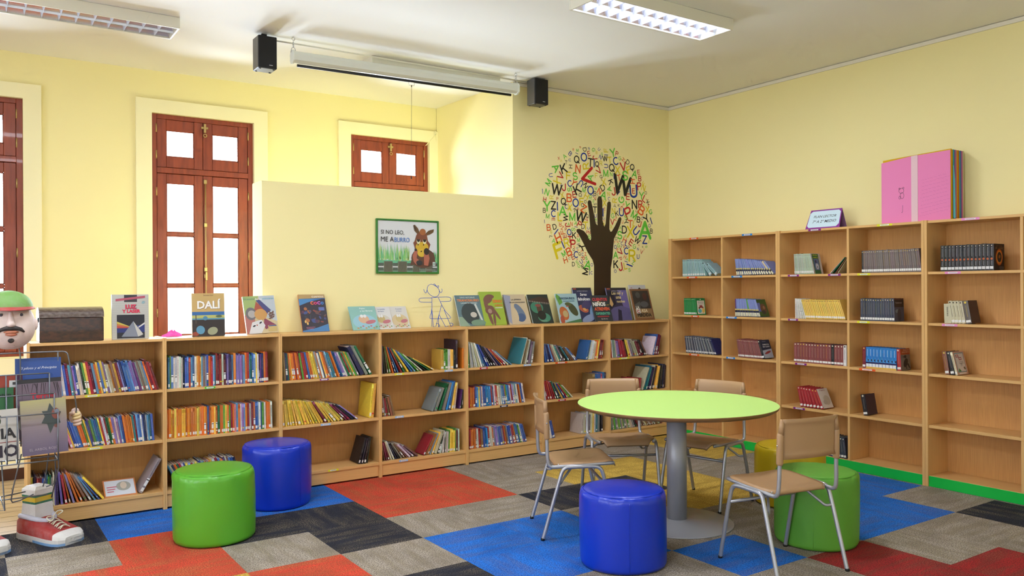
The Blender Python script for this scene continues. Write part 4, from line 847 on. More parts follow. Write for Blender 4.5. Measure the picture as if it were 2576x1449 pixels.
tall(1, 0, 3, 'rrrrrrr', 2012, 2071, a0=12, a1=24, h=.172, same=True, deco='label', art='old', t=.02, d=.14)
tall(1, 1, 3, 'k', 2171, 2182, a0=10, a1=10, h=.165, same=True, deco='label', art='dark', t=.035)
tall(1, 0, 4, 'KKKKKKK', 2080, 2127, a0=4, a1=7, h=.17, same=True, deco='label', t=.02)
tall(2, 0, 0, 'kkkkkkkkkkkkkk', 2366, 2500, a0=0, a1=0, h=.190, same=True, deco='emblem', art='ring', t=.03, d=.15)
tall(2, 0, 1, 'c', 2375, 2393, a0=2, a1=2, h=.145, same=True, t=.03); tall(2, 0, 1, 'cccc', 2394, 2429, a0=10, a1=10, h=.165, same=True, deco='label', t=.02); tall(2, 0, 1, 'E', 2430, 2444, a0=10, a1=10, h=.165, same=True, deco='label', art='plain', t=.03)
tall(2, 0, 2, 'ek', 2377, 2401, a0=9, a1=12, h=.172, same=True, deco='label', t=.02, d=.13); tall(2, 0, 2, 'c', 2403, 2409, a0=14, a1=14, h=.172, same=True, art='hearts', t=.012, d=.155)

SP = {'c', 'w', 'y', 'T', 'Z'}
def book_geo(g, b):
    t, h, d, col, M = b['t'], b['h'], b['d'], b['col'], b['M']; e = min(.0016, t*.14); col = tuple(col)
    def bx(*q, c): g.box(*q, 'book', c, M=M)
    bx(0, e, 0, d, 0, h, c=col); bx(t-e, t, 0, d, 0, h, c=col)
    pc = tuple(q-rb.uniform(0, 25) for q in (226, 218, 198))
    bx(e, t-e, .0022, d-.004, .003, h-.003, c=pc)
    # rounded spine
    n = 4; v = []
    for i in range(n+1):
        q = i/n; x = e*.5+(t-e)*q; yy = -.0016*math.sin(math.pi*q)
        v += [(x, yy, 0), (x, yy, h)]
    g.add(v, [(2*i, 2*i+2, 2*i+3, 2*i+1) for i in range(n)], 'book', col, True, M)
    MS_ = M @ frame((0, -.0019, 0), (1, 0, 0), (0, 0, 1))
    r = random.Random(int(b['s']*9973+b['h']*7777)); dk = sum(col) > 420; ink = (40, 36, 40) if dk else (222, 214, 190)
    if r.random() < .25: ink = (230, 200, 80) if not dk else (150, 40, 40)
    D = b['deco']; x0, x1 = t*.12, t*.88
    if D is None:
        k = r.random(); lab = r.random()
        z0 = h*r.uniform(.36, .5); z1 = h*r.uniform(.7, .92); w_ = t*.10
        z = z0
        while z < z1:
            zz = min(z1, z+r.uniform(.003, .010)); g.rect(MS_, t*.5-w_, z, t*.5+w_, zz, tuple(q*.45+c_*.55 for q, c_ in zip(ink, col)), 1, 'book'); z = zz+r.uniform(.0015, .004)
        if k < .22: g.rect(MS_, x0*.4, h*.86, x1*1.05, h*.97, tuple(max(0, min(255, q+(-40 if k < .12 else 45))) for q in col), 1, 'book')
        if lab < .45: g.rect(MS_, x0*.6, h*.05, x1*1.03, h*.15, (232, 230, 226), 2, 'book')
        elif lab < .62: g.ell(MS_, t*.5, h*.12, t*.36, t*.36, r.choice([(230, 210, 40), (30, 150, 70), (210, 50, 50), (240, 240, 240)]), 2, n=8, mat='book')
        if r.random() < .1: g.rect(MS_, x0*.6, h*.2, x1*1.03, h*.42, (236, 236, 232), 2, 'book'); g.rect(MS_, x0*.6, h*.36, x1*1.03, h*.385, (30, 30, 40), 3, 'book')
    elif D == 'label':
        g.rect(MS_, x0*.4, h*.055, x1*1.04, h*.155, (236, 236, 236), 2, 'book'); g.rect(MS_, t*.42, h*.3, t*.58, h*.8, tuple(q*.35+c_*.65 for q, c_ in zip(ink, col)), 1, 'book'); g.ell(MS_, t*.5, h*.93, t*.22, t*.22, ink, 1, n=8, mat='book')
    elif D == 'band':
        g.rect(MS_, 0, 0, t, h*.42, (34, 36, 60), 1, 'book'); g.rect(MS_, x0*.4, h*.03, x1*1.04, h*.24, (232, 228, 200), 2, 'book'); g.rect(MS_, x0*.4, h*.36, x1*1.04, h*.44, (222, 206, 120), 2, 'book')
    elif D == 'blue':
        g.rect(MS_, 0, 0, t, h*.09, (222, 180, 80), 1, 'book'); g.rect(MS_, x0*.4, h*.07, x1*1.04, h*.22, (226, 232, 240), 2, 'book'); g.rect(MS_, 0, h*.22, t, h*.3, (30, 34, 90), 2, 'book')
        g.poly(MS_, [(0, h*.3), (t, h*.3), (t, h*.5), (t*.45, h*.38), (0, h*.5)], (70, 150, 220), 2, 'book'); g.poly(MS_, [(t, h*.31), (t, h*.46), (t*.5, h*.38)], (20, 24, 60), 3, 'book'); g.rect(MS_, t*.4, h*.58, t*.6, h*.9, (150, 190, 230), 2, 'book')
    elif D == 'emblem':
        g.rect(MS_, x0*.4, h*.06, x1*1.04, h*.16, (226, 226, 230), 2, 'book'); g.ell(MS_, t*.5, h*.44, t*.3, t*.3, (190, 100, 60), 2, n=10, mat='book'); g.rect(MS_, t*.38, h*.55, t*.62, h*.88, (110, 110, 118), 1, 'book'); g.rect(MS_, t*.38, h*.2, t*.62, h*.37, (110, 110, 118), 1, 'book'); g.ell(MS_, t*.5, h*.94, t*.12, t*.12, (240, 230, 210), 2, n=8, mat='book')
    if b['art']:
        MC = M @ frame((t+.0002, 0, 0), (0, 1, 0), (0, 0, 1)); cover_small(g, MC, b['art'], d, h)
def cover_small(g, M, a, W, H):
    T = lambda s_, x, y, w_, c, **k: g.text(M, s_, x*W, y*H, w_*W, col=c, lay=4, **k)
    if a == 'green':
        g.rect(M, .12*W, .06*H, .9*W, .86*H, (226, 222, 206), 1); T('FRANCISCA,', .2, .72, .62, (70, 50, 60)); T('YO TE AMO', .24, .64, .52, (70, 50, 60))
        g.rect(M, .36*W, .42*H, .66*W, .58*H, (150, 60, 56), 2); g.ell(M, .32*W, .42*H, .08*W, .06*H, (90, 60, 40), 3); g.ell(M, .7*W, .44*H, .08*W, .06*H, (140, 80, 50), 3); g.ell(M, .36*W, .24*H, .2*W, .12*H, (90, 180, 190), 3); g.ell(M, .74*W, .26*H, .13*W, .14*H, (226, 200, 90), 3); g.ell(M, .5*W, .93*H, .06*W, .03*H, (220, 226, 200), 2)
    elif a == 'owl':
        g.rect(M, 0, 0, W, H, (70, 96, 44), 1); g.rect(M, .0, .3*H, .3*W, .8*H, (110, 120, 180), 2); g.ell(M, .55*W, .45*H, .32*W, .3*H, (110, 78, 58), 2); g.ell(M, .62*W, .52*H, .12*W, .1*H, (160, 120, 90), 3); g.ell(M, .5*W, .25*H, .2*W, .12*H, (60, 60, 50), 3)
    elif a == 'animas':
        g.rect(M, 0, 0, W, H, (40, 48, 66), 1); g.poly(M, [(0, 0), (W, 0), (W, .5*H), (0, .42*H)], (170, 178, 190), 2); T('ÁNIMAS DE', .14, .70, .7, (226, 226, 226), bold=.02); T('DÍA CLARO', .14, .58, .72, (226, 226, 226), bold=.02); g.ell(M, .5*W, .3*H, .36*W, .06*H, (150, 60, 60), 3, .25); g.rect(M, .2*W, .9*H, .6*W, .92*H, (150, 150, 160), 2)
    elif a == 'granja':
        g.rect(M, 0, 0, W, H, (190, 184, 182), 1); g.rect(M, .12*W, 0, .78*W, .98*H, (26, 96, 60), 2); T('GRANJA', .18, .86, .5, (190, 200, 60), bold=.02); T('ANIMALES', .2, .77, .54, (190, 200, 60), bold=.02); g.rect(M, .2*W, .18*H, .72*W, .74*H, (90, 110, 150), 3); g.ell(M, .48*W, .36*H, .17*W, .15*H, (180, 190, 205), 4); g.ell(M, .4*W, .6*H, .1*W, .08*H, (50, 60, 90), 4); g.ell(M, .48*W, .33*H, .05*W, .03*H, (60, 60, 90), 5)
    elif a == 'frank':
        g.rect(M, 0, .62*H, W, H, (22, 22, 28), 1); g.rect(M, 0, 0, W, .62*H, (66, 76, 98), 1); g.rect(M, 0, .965*H, W, .972*H, (180, 50, 60), 2); T('Frankenstein', .14, .78, .66, (190, 190, 190)); g.ell(M, .5*W, .28*H, .2*W, .28*H, (44, 52, 70), 2); g.ell(M, .3*W, .45*H, .2*W, .08*H, (110, 130, 140), 2)
    elif a == 'raven':
        g.rect(M, 0, .72*H, W, H, (168, 78, 34), 1); g.rect(M, 0, 0, W, .72*H, (118, 112, 106), 1); T('Narraciones', .3, .9, .6, (226, 200, 170)); T('extraordinarias', .16, .81, .74, (226, 200, 170)); g.ell(M, .5*W, .34*H, .3*W, .15*H, (30, 28, 30), 2, .9); g.ell(M, .48*W, .62*H, .13*W, .07*H, (30, 28, 30), 2); g.poly(M, [(.4*W, .65*H), (.4*W, .6*H), (.14*W, .61*H)], (26, 24, 26), 3); g.poly(M, [(.5*W, .2*H), (.54*W, .2*H), (.62*W, .06*H), (.5*W, .05*H)], (26, 24, 26), 3); g.poly(M, [(.6*W, .3*H), (.8*W, .1*H), (.95*W, .06*H), (.8*W, .3*H)], (36, 34, 36), 3)
    elif a == 'old':
        g.rect(M, 0, 0, W, H, (208, 200, 188), 1); T('El Supremo', .2, .86, .56, (150, 60, 60)); g.ell(M, .6*W, .4*H, .3*W, .25*H, (186, 174, 152), 2); g.ell(M, .4*W, .3*H, .2*W, .12*H, (176, 166, 150), 3)
    elif a == 'dark':
        g.rect(M, 0, 0, W, H, (52, 38, 50), 1)
        for q in ((.08, .06, .92, .068), (.08, .93, .92, .938), (.08, .06, .1, .938), (.9, .06, .92, .938), (.2, .74, .8, .745)): g.rect(M, q[0]*W, q[1]*H, q[2]*W, q[3]*H, (84, 66, 78), 2)
    elif a == 'plain':
        g.rect(M, 0, 0, W, H, (62, 46, 46), 1); g.rect(M, .3*W, .75*H, .8*W, .755*H, (90, 72, 66), 2)
    elif a == 'ring':
        g.rect(M, 0, 0, W, H, (18, 16, 20), 1); T('LOS JUEGOS', .2, .87, .6, (120, 90, 60)); T('DEL HAMBRE', .12, .80, .76, (130, 100, 60)); T('SUZANNE', .5, .10, .42, (130, 130, 130)); T('COLLINS', .5, .04, .42, (130, 130, 130))
        for k, (rr_, c) in enumerate(((.36, (110, 46, 14)), (.32, (196, 104, 34)), (.25, (226, 160, 60)), (.22, (24, 18, 18)))): g.ell(M, .5*W, .5*H, rr_*W, rr_*W*1.15, c, 2+k, n=24)
        g.ell(M, .5*W, .52*H, .1*W, .08*W, (150, 90, 40), 7, .6)
    elif a == 'hearts':
        g.rect(M, 0, 0, W, H, (206, 160, 140), 1); g.rect(M, .08*W, .1*H, .9*W, .94*H, (120, 150, 160), 2); g.rect(M, .13*W, .14*H, .85*W, .9*H, (210, 206, 204), 3)
        for x, y in ((.18, .74), (.4, .62)): g.rect(M, x*W, y*H, (x+.24)*W, (y+.12)*H, (150, 50, 60), 4); g.ell(M, (x+.12)*W, (y+.06)*H, .07*W, .04*H, (214, 208, 206), 5)
        for k, s_ in enumerate(('Un Viejo que', 'leía novelas', 'de', 'amor')): T(s_, .36 if k < 2 else .45, .52-k*.055, .4 if k < 2 else .16, (50, 50, 60))
        g.ell(M, .74*W, .26*H, .09*W, .06*H, (110, 96, 80), 5, -.6); g.poly(M, [(.15*W, .14*H), (.4*W, .14*H), (.22*W, .28*H)], (70, 130, 60), 5); g.rect(M, .16*W, .03*H, .8*W, .08*H, (228, 226, 220), 4)
# biggest spines as books of their own, the rest as one mass
vis = sorted(BOOKS, key=lambda b: -b['area']); OWN = 268
for k, b in enumerate(vis): b['own'] = k < OWN
rows = {}
for b in BOOKS: rows.setdefault(b['shelf'], []).append(b)
mass = MB((3.5, 6.0, .5))
for shelf, L in rows.items():
    L.sort(key=lambda b: b['s']); cnt = {}; low_ = 'low' in shelf
    trip = {}
    for i, b in enumerate(L):
        p = PAL[L[i-1]['c']][0] if i else None; q = PAL[L[i+1]['c']][0] if i+1 < len(L) else None; b['trip'] = (PAL[b['c']][0], p, q); trip[b['trip']] = trip.get(b['trip'], 0)+1
    tot = {}
    for b in L: tot[b['c']] = tot.get(b['c'], 0)+1
    for i, b in enumerate(L):
        cn = PAL[b['c']][0]; cnt[b['c']] = cnt.get(b['c'], 0)+1; k = cnt[b['c']]
        if not b['own']: book_geo(mass, b); continue
        o = b['M'].translation.copy(); g = MB(o); book_geo(g, b); ob = g.build('book')
        n, p, q = b['trip']
        if tot[b['c']] == 1: lb = 'only %s book on the %s' % (n, shelf)
        elif trip[b['trip']] == 1 and p and q and p != q and n not in (p, q) and ' ' not in p+q: lb = '%s book between %s and %s ones, %s' % (n, p, q, shelf)
        else: lb = '%s %s book from the %s, %s' % (ORD[min(k, 40)], n, 'chest side' if low_ else 'room corner', shelf)
        tag(ob, lb, 'book', 'books on the '+shelf)
mo = mass.build('book_rows'); tag(mo, 'many smaller spine-out books filling the farther shelves of the low and tall bookcases', 'books', kind='stuff')
# ------------------------------------------------------------------ things standing on the bookcases
ZL = 1.1665; ZT = 1.9855
def standing_book(u0, u1, vt, label, art, yb=6.11, lean_to=6.232, t=.012, spine=(220, 216, 206), roll=0, ztop=ZL, group='face-out display books on the low bookcases'):
    p0, p1 = ony(u0, 825, yb), ony(u1, 825, yb); W = p1.x-p0.x; zt = ony((u0+u1)/2, vt, (yb+lean_to)/2+.03).z
    dy = lean_to-yb-t; hz = zt-ztop; H = math.sqrt(hz*hz+dy*dy); ay = Vector((0, dy/H, hz/H))
    M = frame((p0.x, yb, ztop+.0008), (1, 0, 0), ay)
    if roll: M = M @ Matrix.Rotation(R_(roll), 4, 'Z')
    g = MB(M.translation)
    g.box(0, W, 0, H, -t, 0, 'book', spine, M=M)
    g.box(.002, W-.002, .003, H-.002, -t+.0016, -.0016, 'book', (228, 222, 208), M=M) if False else None
    art(g, M, W, H); o = g.build('display_book'); tag(o, label, 'book', group); return o
def T(g, M, s_, x, y, w_, W, H, c, lay=6, **k): g.text(M, s_, x*W, y*H, w_*W, col=c, lay=lay, **k)
def mu(c): m_ = sum(c)/3; return tuple((q*.86+m_*.14)*.9 for q in c)
def R(g, M, W, H, x0, y0, x1, y1, c, lay=1): c = mu(c); g.rect(M, x0*W, y0*H, x1*W, y1*H, c, lay)
def E_(g, M, W, H, cx, cy, rx, ry, c, lay=2, rot=0): c = mu(c); g.ell(M, cx*W, cy*H, rx*W, ry*H, c, lay, rot)
def P(g, M, W, H, pts, c, lay=2): c = mu(c); g.poly(M, [(x*W, y*H) for x, y in pts], c, lay)
def a_luz(g, M, W, H):
    R(g, M, W, H, 0, 0, 1, 1, (208, 208, 200))
    for i in range(18): R(g, M, W, H, 0, .05+i*.05, 1, .053+i*.05, (180, 182, 176), 2)
    R(g, M, W, H, .33, .83, .68, .99, (60, 58, 66), 3); P(g, M, W, H, [(.1, .85), (.9, .92), (.9, .97), (.1, .90)], (206, 84, 110), 4)
    T(g, M, 'LUZ', .36, .68, .3, W, H, (206, 54, 84), bold=.06); T(g, M, 'Y LASER', .27, .585, .5, W, H, (206, 54, 84), bold=.06)
    T(g, M, 'LUZ', .37, .673, .3, W, H, (60, 40, 70), lay=5, bold=.06)
    R(g, M, W, H, .13, .02, .88, .545, (40, 42, 56), 3); P(g, M, W, H, [(.13, .15), (.88, .15), (.88, .32), (.13, .27)], (44, 60, 140), 4)
    for k, c in enumerate(((226, 210, 80), (230, 130, 60), (220, 70, 70))): P(g, M, W, H, [(.13, .40-.05*k), (.55, .26), (.55, .25), (.13, .35-.05*k)], c, 5)
    P(g, M, W, H, [(.7, .27), (.88, .37), (.88, .33), (.72, .25)], (230, 232, 236), 5)
    P(g, M, W, H, [(.57, .40), (.25, .06), (.7, .05)], (140, 150, 170), 6); P(g, M, W, H, [(.57, .40), (.7, .05), (.84, .10)], (214, 214, 208), 6); P(g, M, W, H, [(.25, .06), (.7, .05), (.84, .1), (.8, .04), (.28, .03)], (70, 72, 84), 6)
    E_(g, M, W, H, .85, .82, .05, .03, (150, 190, 200), 4, .6)
def a_dali(g, M, W, H):
    R(g, M, W, H, 0, .57, 1, 1, (226, 186, 110)); T(g, M, 'DALÍ', .16, .64, .72, W, H, (238, 236, 232), bold=.03); T(g, M, 'DALÍ', .17, .633, .72, W, H, (120, 100, 80), lay=5, bold=.03); T(g, M, 'Salvador Dalí', .35, .94, .3, W, H, (110, 80, 60))
    R(g, M, W, H, 0, .48, 1, .57, (54, 116, 190)); R(g, M, W, H, 0, .40, 1, .49, (206, 206, 110), 2); R(g, M, W, H, 0, .36, 1, .42, (92, 160, 190), 3); R(g, M, W, H, 0, 0, 1, .385, (58, 50, 50), 3)
    E_(g, M, W, H, .25, .15, .13, .10, (90, 160, 200), 4, .5); E_(g, M, W, H, .62, .12, .16, .09, (170, 176, 140), 4, .3); E_(g, M, W, H, .1, .06, .1, .05, (170, 70, 50), 4); R(g, M, W, H, .1, .3, .13, .5, (90, 80, 70), 4); E_(g, M, W, H, .4, .42, .07, .05, (80, 150, 190), 5); E_(g, M, W, H, .82, .46, .1, .03, (100, 120, 80), 4)
def a_mask(g, M, W, H):
    R(g, M, W, H, 0, 0, 1, 1, (222, 200, 150)); P(g, M, W, H, [(.55, .45), (1, .3), (1, 1), (.5, 1)], (196, 206, 216), 2); P(g, M, W, H, [(0, .5), (.3, .6), (.5, 1), (0, 1)], (170, 196, 110), 2); P(g, M, W, H, [(0, 0), (.3, 0), (.3, .5), (0, .5)], (200, 120, 110), 2)
    P(g, M, W, H, [(.28, .55), (.4, .85), (.75, .55), (.6, .35)], (190, 84, 60), 3); P(g, M, W, H, [(.4, .88), (.52, .9), (.85, .6), (.7, .52)], (76, 76, 140), 4); E_(g, M, W, H, .5, .5, .2, .15, (222, 160, 80), 5); E_(g, M, W, H, .2, .53, .17, .17, (120, 116, 120), 4); E_(g, M, W, H, .22, .52, .12, .1, (186, 180, 176), 5)
    for k in range(16): E_(g, M, W, H, .78+.03*(k % 5), .38+.012*k, .045, .018, (120, 80, 66), 5, k)
    P(g, M, W, H, [(.06, .0), (.2, .3), (.5, .36), (.6, .2), (.45, 0)], (228, 228, 230), 6); E_(g, M, W, H, .25, .2, .05, .02, (40, 40, 50), 7, .4); E_(g, M, W, H, .46, .28, .05, .02, (40, 40, 50), 7, .6); E_(g, M, W, H, .34, .22, .02, .02, (190, 70, 50), 7); P(g, M, W, H, [(.6, .4), (.95, .2), (.6, .1), (.55, .2)], (150, 60, 90), 5); R(g, M, W, H, .68, .04, .96, .2, (216, 186, 110), 6); R(g, M, W, H, .7, .17, .95, .195, (60, 90, 160), 7)
    T(g, M, 'El sueño', .03, .9, .34, W, H, (110, 150, 130)); T(g, M, 'de las', .38, .89, .22, W, H, (240, 240, 240)); T(g, M, 'máscaras', .62, .9, .35, W, H, (120, 180, 200))
def a_coco(g, M, W, H):
    R(g, M, W, H, 0, 0, 1, 1, (44, 34, 52)); R(g, M, W, H, 0, .88, 1, 1, (198, 158, 90), 2); P(g, M, W, H, [(0, .7), (.3, .78), (1, .9), (1, .88), (0, .88)], (50, 120, 200), 3); P(g, M, W, H, [(0, .7), (0, .88), (.6, .88), (.3, .78)], (60, 140, 210), 3)
    for k, (s_, c) in enumerate((('C', (230, 110, 60)), ('O', (222, 60, 120)), ('C', (190, 90, 190)), ('O', (60, 130, 210)))): T(g, M, s_, .42+.13*k, .72, .12, W, H, c, bold=.05)
    rn = random.Random(5)
    for k in range(26): E_(g, M, W, H, rn.uniform(.08, .95), rn.uniform(.2, .62), rn.uniform(.02, .09), rn.uniform(.015, .05), rn.choice([(150, 60, 50), (90, 50, 90), (190, 110, 50), (60, 80, 150), (50, 60, 70), (110, 70, 60)]), 4+k % 2, rn.uniform(0, 3))
    for x, y in ((.15, .27), (.22, .22)): E_(g, M, W, H, x, y, .035, .04, (246, 190, 90), 6)
    P(g, M, W, H, [(0, 0), (1, 0), (1, .2), (.55, .1), (.0, .03)], (60, 130, 200), 6); R(g, M, W, H, .15, .07, .42, .085, (190, 110, 140), 7); R(g, M, W, H, .15, .11, .48, .125, (190, 110, 140), 7); R(g, M, W, H, .7, .65-.09, .92, .65, (90, 110, 190), 5)
    T(g, M, 'cuentos', .5, .91, .45, W, H, (240, 230, 210))
def a_pep(bg, tit, c1, c2):
    def f(g, M, W, H):
        R(g, M, W, H, 0, 0, 1, 1, bg); E_(g, M, W, H, .5, .35, .45, .3, c1, 2); E_(g, M, W, H, .48, .45, .2, .17, c2, 3); E_(g, M, W, H, .42, .58, .06, .07, (240, 240, 240), 4); E_(g, M, W, H, .54, .58, .06, .07, (240, 240, 240), 4); E_(g, M, W, H, .72, .33, .2, .08, (206, 110, 120), 3, .2)
        for k in range(8): E_(g, M, W, H, .2+.1*k, .08+.04*(k % 3), .04, .03, [(210, 150, 90), (130, 170, 110), (200, 110, 120)][k % 3], 4)
        for k, s_ in enumerate(tit): T(g, M, s_, .40, .86-.11*k, .034*len(s_), W, H, (70, 100, 160) if bg[0] > 200 else (240, 244, 240))
    return f
def a_tir(g, M, W, H):
    R(g, M, W, H, 0, 0, 1, 1, (96, 130, 140)); E_(g, M, W, H, .5, .4, .36, .34, (52, 66, 68), 2); E_(g, M, W, H, .62, .36, .13, .09, (206, 200, 190), 3); P(g, M, W, H, [(.72, .7), (.8, .72), (.98, .1), (.9, .1)], (214, 220, 216), 3); P(g, M, W, H, [(.0, 0), (.4, 0), (.15, .3), (0, .3)], (150, 180, 150), 3); E_(g, M, W, H, .75, .1, .3, .1, (120, 160, 130), 4)
    T(g, M, 'DINO HISTORIAS', .2, .9, .6, W, H, (210, 220, 214)); T(g, M, 'TIRANOSAURIO', .06, .79, .9, W, H, (222, 130, 66), bold=.03); T(g, M, 'LAGARTO TIRANO', .2, .72, .66, W, H, (220, 226, 226))
def a_dino(g, M, W, H):
    R(g, M, W, H, 0, 0, 1, 1, (168, 200, 50)); br = (134, 86, 70)
    for q in ((.35, .78, .24, .12, .6), (.22, .62, .09, .18, 0), (.35, .45, .22, .14, .3), (.3, .22, .07, .22, .2), (.48, .18, .06, .2, -.1), (.6, .35, .06, .22, .5), (.45, .85, .2, .07, 0)): E_(g, M, W, H, *q[:4], br, 2, q[4])
    E_(g, M, W, H, .34, .42, .09, .07, (190, 150, 130), 3); T(g, M, 'DINO', .55, .66, .42, W, H, (220, 110, 50), bold=.04); T(g, M, 'SCIENCE', .6, .56, .36, W, H, (220, 110, 50), bold=.03); R(g, M, W, H, .6, .5, .95, .525, (230, 226, 210), 5)
def a_ley(g, M, W, H):
    R(g, M, W, H, 0, 0, 1, 1, (222, 198, 158)); P(g, M, W, H, [(0, .1), (.12, .0), (.2, .5), (.3, .95), (0, 1)], (160, 164, 190), 2); E_(g, M, W, H, .6, .42, .16, .3, (110, 130, 160), 2, .5); E_(g, M, W, H, .6, .22, .2, .14, (70, 100, 150), 3, .3); E_(g, M, W, H, .35, .35, .13, .25, (222, 198, 158), 3, .2)
    T(g, M, 'LA LEYENDA', .3, .80, .48, W, H, (60, 66, 76), bold=.02); T(g, M, 'DE LOS DINOSAURIOS', .2, .71, .72, W, H, (60, 66, 76), bold=.02)
def a_park(g, M, W, H):
    R(g, M, W, H, 0, 0, 1, 1, (34, 50, 48)); E_(g, M, W, H, .35, .55, .3, .2, (60, 140, 110), 2); E_(g, M, W, H, .6, .2, .3, .16, (70, 150, 120), 2); P(g, M, W, H, [(0, .82), (.6, .93), (1, .85), (1, .65), (.5, .72), (0, .76)], (70, 44, 36), 3)
    for k in range(12): P(g, M, W, H, [(.04+.08*k, .79-.008*k), (.07+.08*k, .79-.008*k), (.055+.08*k, .74-.01*k)], (226, 220, 200), 4)
    E_(g, M, W, H, .45, .5, .12, .18, (90, 60, 44), 4); E_(g, M, W, H, .42, .62, .14, .05, (150, 70, 66), 5); E_(g, M, W, H, .5, .28, .2, .16, (30, 34, 34), 4); R(g, M, W, H, .4, .08, .7, .09, (200, 200, 190), 5)
def a_dinos(g, M, W, H):
    R(g, M, W, H, 0, 0, 1, 1, (168, 208, 218)); P(g, M, W, H, [(0, .9), (.05, 1), (.2, .9), (.28, .7), (.1, .6)], (110, 180, 70), 2); E_(g, M, W, H, .25, .32, .2, .24, (214, 110, 50), 3, .3); E_(g, M, W, H, .3, .3, .12, .12, (206, 180, 120), 4); E_(g, M, W, H, .12, .1, .1, .15, (196, 84, 56), 3); E_(g, M, W, H, .7, .45, .16, .26, (78, 84, 50), 3, .6); E_(g, M, W, H, .52, .63, .16, .07, (96, 104, 56), 4, -.1); E_(g, M, W, H, .46, .56, .08, .02, (200, 90, 80), 5); P(g, M, W, H, [(.2, 0), (1, 0), (1, .12), (.6, .06)], (70, 130, 80), 5)
    T(g, M, 'DINOSAURIOS', .14, .80, .74, W, H, (34, 70, 96), bold=.03); R(g, M, W, H, .3, .73, .85, .75, (60, 110, 140), 5)
def a_seres(g, M, W, H):
    R(g, M, W, H, 0, 0, 1, 1, (52, 58, 104)); R(g, M, W, H, 0, .93, 1, 1, (44, 44, 54), 2); R(g, M, W, H, .03, .945, .2, .985, (190, 80, 60), 3); E_(g, M, W, H, .4, .38, .26, .1, (210, 100, 70), 2, -.4); E_(g, M, W, H, .6, .5, .3, .12, (80, 70, 120), 2, .4); E_(g, M, W, H, .85, .3, .14, .22, (130, 170, 220), 3, -.3); E_(g, M, W, H, .6, .1, .4, .1, (140, 160, 210), 3, .3); E_(g, M, W, H, .45, .36, .1, .04, (240, 170, 90), 4, -.4)
    T(g, M, 'Las Mejores Historias de', .22, .88, .56, W, H, (230, 230, 236)); T(g, M, 'Seres', .34, .76, .36, W, H, (238, 238, 240), bold=.02, it=.2); T(g, M, 'fabulosos', .18, .62, .72, W, H, (238, 238, 240), bold=.02, it=.2)
def a_cuen(g, M, W, H):
    R(g, M, W, H, 0, 0, 1, 1, (54, 62, 70)); T(g, M, 'CUENTOS', .05, .78, .84, W, H, (220, 70, 76), bold=.03); T(g, M, 'PARA', .3, .71, .2, W, H, (230, 200, 60)); T(g, M, 'NIÑOS', .03, .58, .72, W, H, (236, 236, 230), bold=.05); T(g, M, 'QUE SE', .78, .6, .18, W, H, (230, 200, 60)); T(g, M, 'ATREVEN', .06, .41, .86, W, H, (226, 96, 60), bold=.04); T(g, M, 'DIFERENTES', .1, .25, .8, W, H, (96, 190, 160), bold=.03); R(g, M, W, H, .15, .16, .82, .21, (180, 50, 60), 3); T(g, M, 'Ben Brooks', .35, .07, .35, W, H, (230, 230, 226))
def a_mil(g, M, W, H):
    R(g, M, W, H, 0, 0, 1, 1, (58, 50, 84)); R(g, M, W, H, 0, .93, 1, 1, (44, 44, 54), 2); R(g, M, W, H, .03, .945, .2, .985, (190, 80, 60), 3); P(g, M, W, H, [(.55, .93), (1, .93), (1, .3), (.7, .4)], (116, 104, 180), 2); P(g, M, W, H, [(0, 0), (1, 0), (1, .35), (.6, .45), (.2, .4), (0, .3)], (98, 92, 150), 3); P(g, M, W, H, [(.3, 0), (.5, 0), (.55, .3), (.4, .35)], (44, 40, 70), 4); P(g, M, W, H, [(.03, .5), (.12, .75), (.22, .5), (.12, .42)], (226, 176, 110), 4); P(g, M, W, H, [(.0, .35), (.35, .5), (.3, .9), (0, .9)], (36, 30, 50), 3)
    T(g, M, 'Las Mejores Historias de', .25, .88, .5, W, H, (230, 230, 236)); T(g, M, 'Las mil y', .22, .76, .6, W, H, (226, 206, 150), bold=.02, it=.2); T(g, M, 'una', .4, .66, .26, W, H, (226, 206, 150), bold=.02, it=.2); T(g, M, 'noches', .4, .54, .42, W, H, (226, 206, 150), bold=.02, it=.2)
def a_casa(g, M, W, H):
    R(g, M, W, H, 0, 0, 1, 1, (150, 98, 60)); R(g, M, W, H, .07, .06, .93, .94, (62, 56, 54), 2); P(g, M, W, H, [(.1, .5), (.4, .6), (.35, .35), (.1, .35)], (100, 98, 92), 3); E_(g, M, W, H, .6, .5, .22, .1, (96, 96, 100), 3); E_(g, M, W, H, .7, .75, .12, .12, (90, 50, 46), 3); E_(g, M, W, H, .35, .8, .12, .1, (90, 90, 86), 3); R(g, M, W, H, .07, .06, .93, .36, (168, 130, 84), 4)
    T(g, M, 'LA', .12, .36, .18, W, H, (230, 226, 214), bold=.03); R(g, M, W, H, .1, .2, .32, .36, (226, 222, 214), 5); T(g, M, 'C', .14, .22, .12, W, H, (170, 40, 50), bold=.03); T(g, M, 'ASA', .36, .24, .34, W, H, (226, 214, 180), bold=.02); T(g, M, 'PERDIDA', .12, .1, .74, W, H, (40, 34, 30), bold=.05)
def a_back(g, M, W, H): R(g, M, W, H, 0, 0, 1, 1, (214, 214, 216)); P(g, M, W, H, [(.5, .86), (.62, .93), (.8, .84), (.7, .8)], (30, 30, 34), 2); R(g, M, W, H, .1, .9, .2, .93, (210, 150, 160), 2)
standing_book(282, 375, 741, 'white children\'s science book titled Luz y Laser with a prism, beside the chest', a_luz, 6.02, 6.055, t=.022, spine=(232, 230, 224))
standing_book(484, 566, 738, 'tan art book titled Dalí standing before the bright window', a_dali, 6.03, 6.07, t=.022, spine=(236, 228, 210))
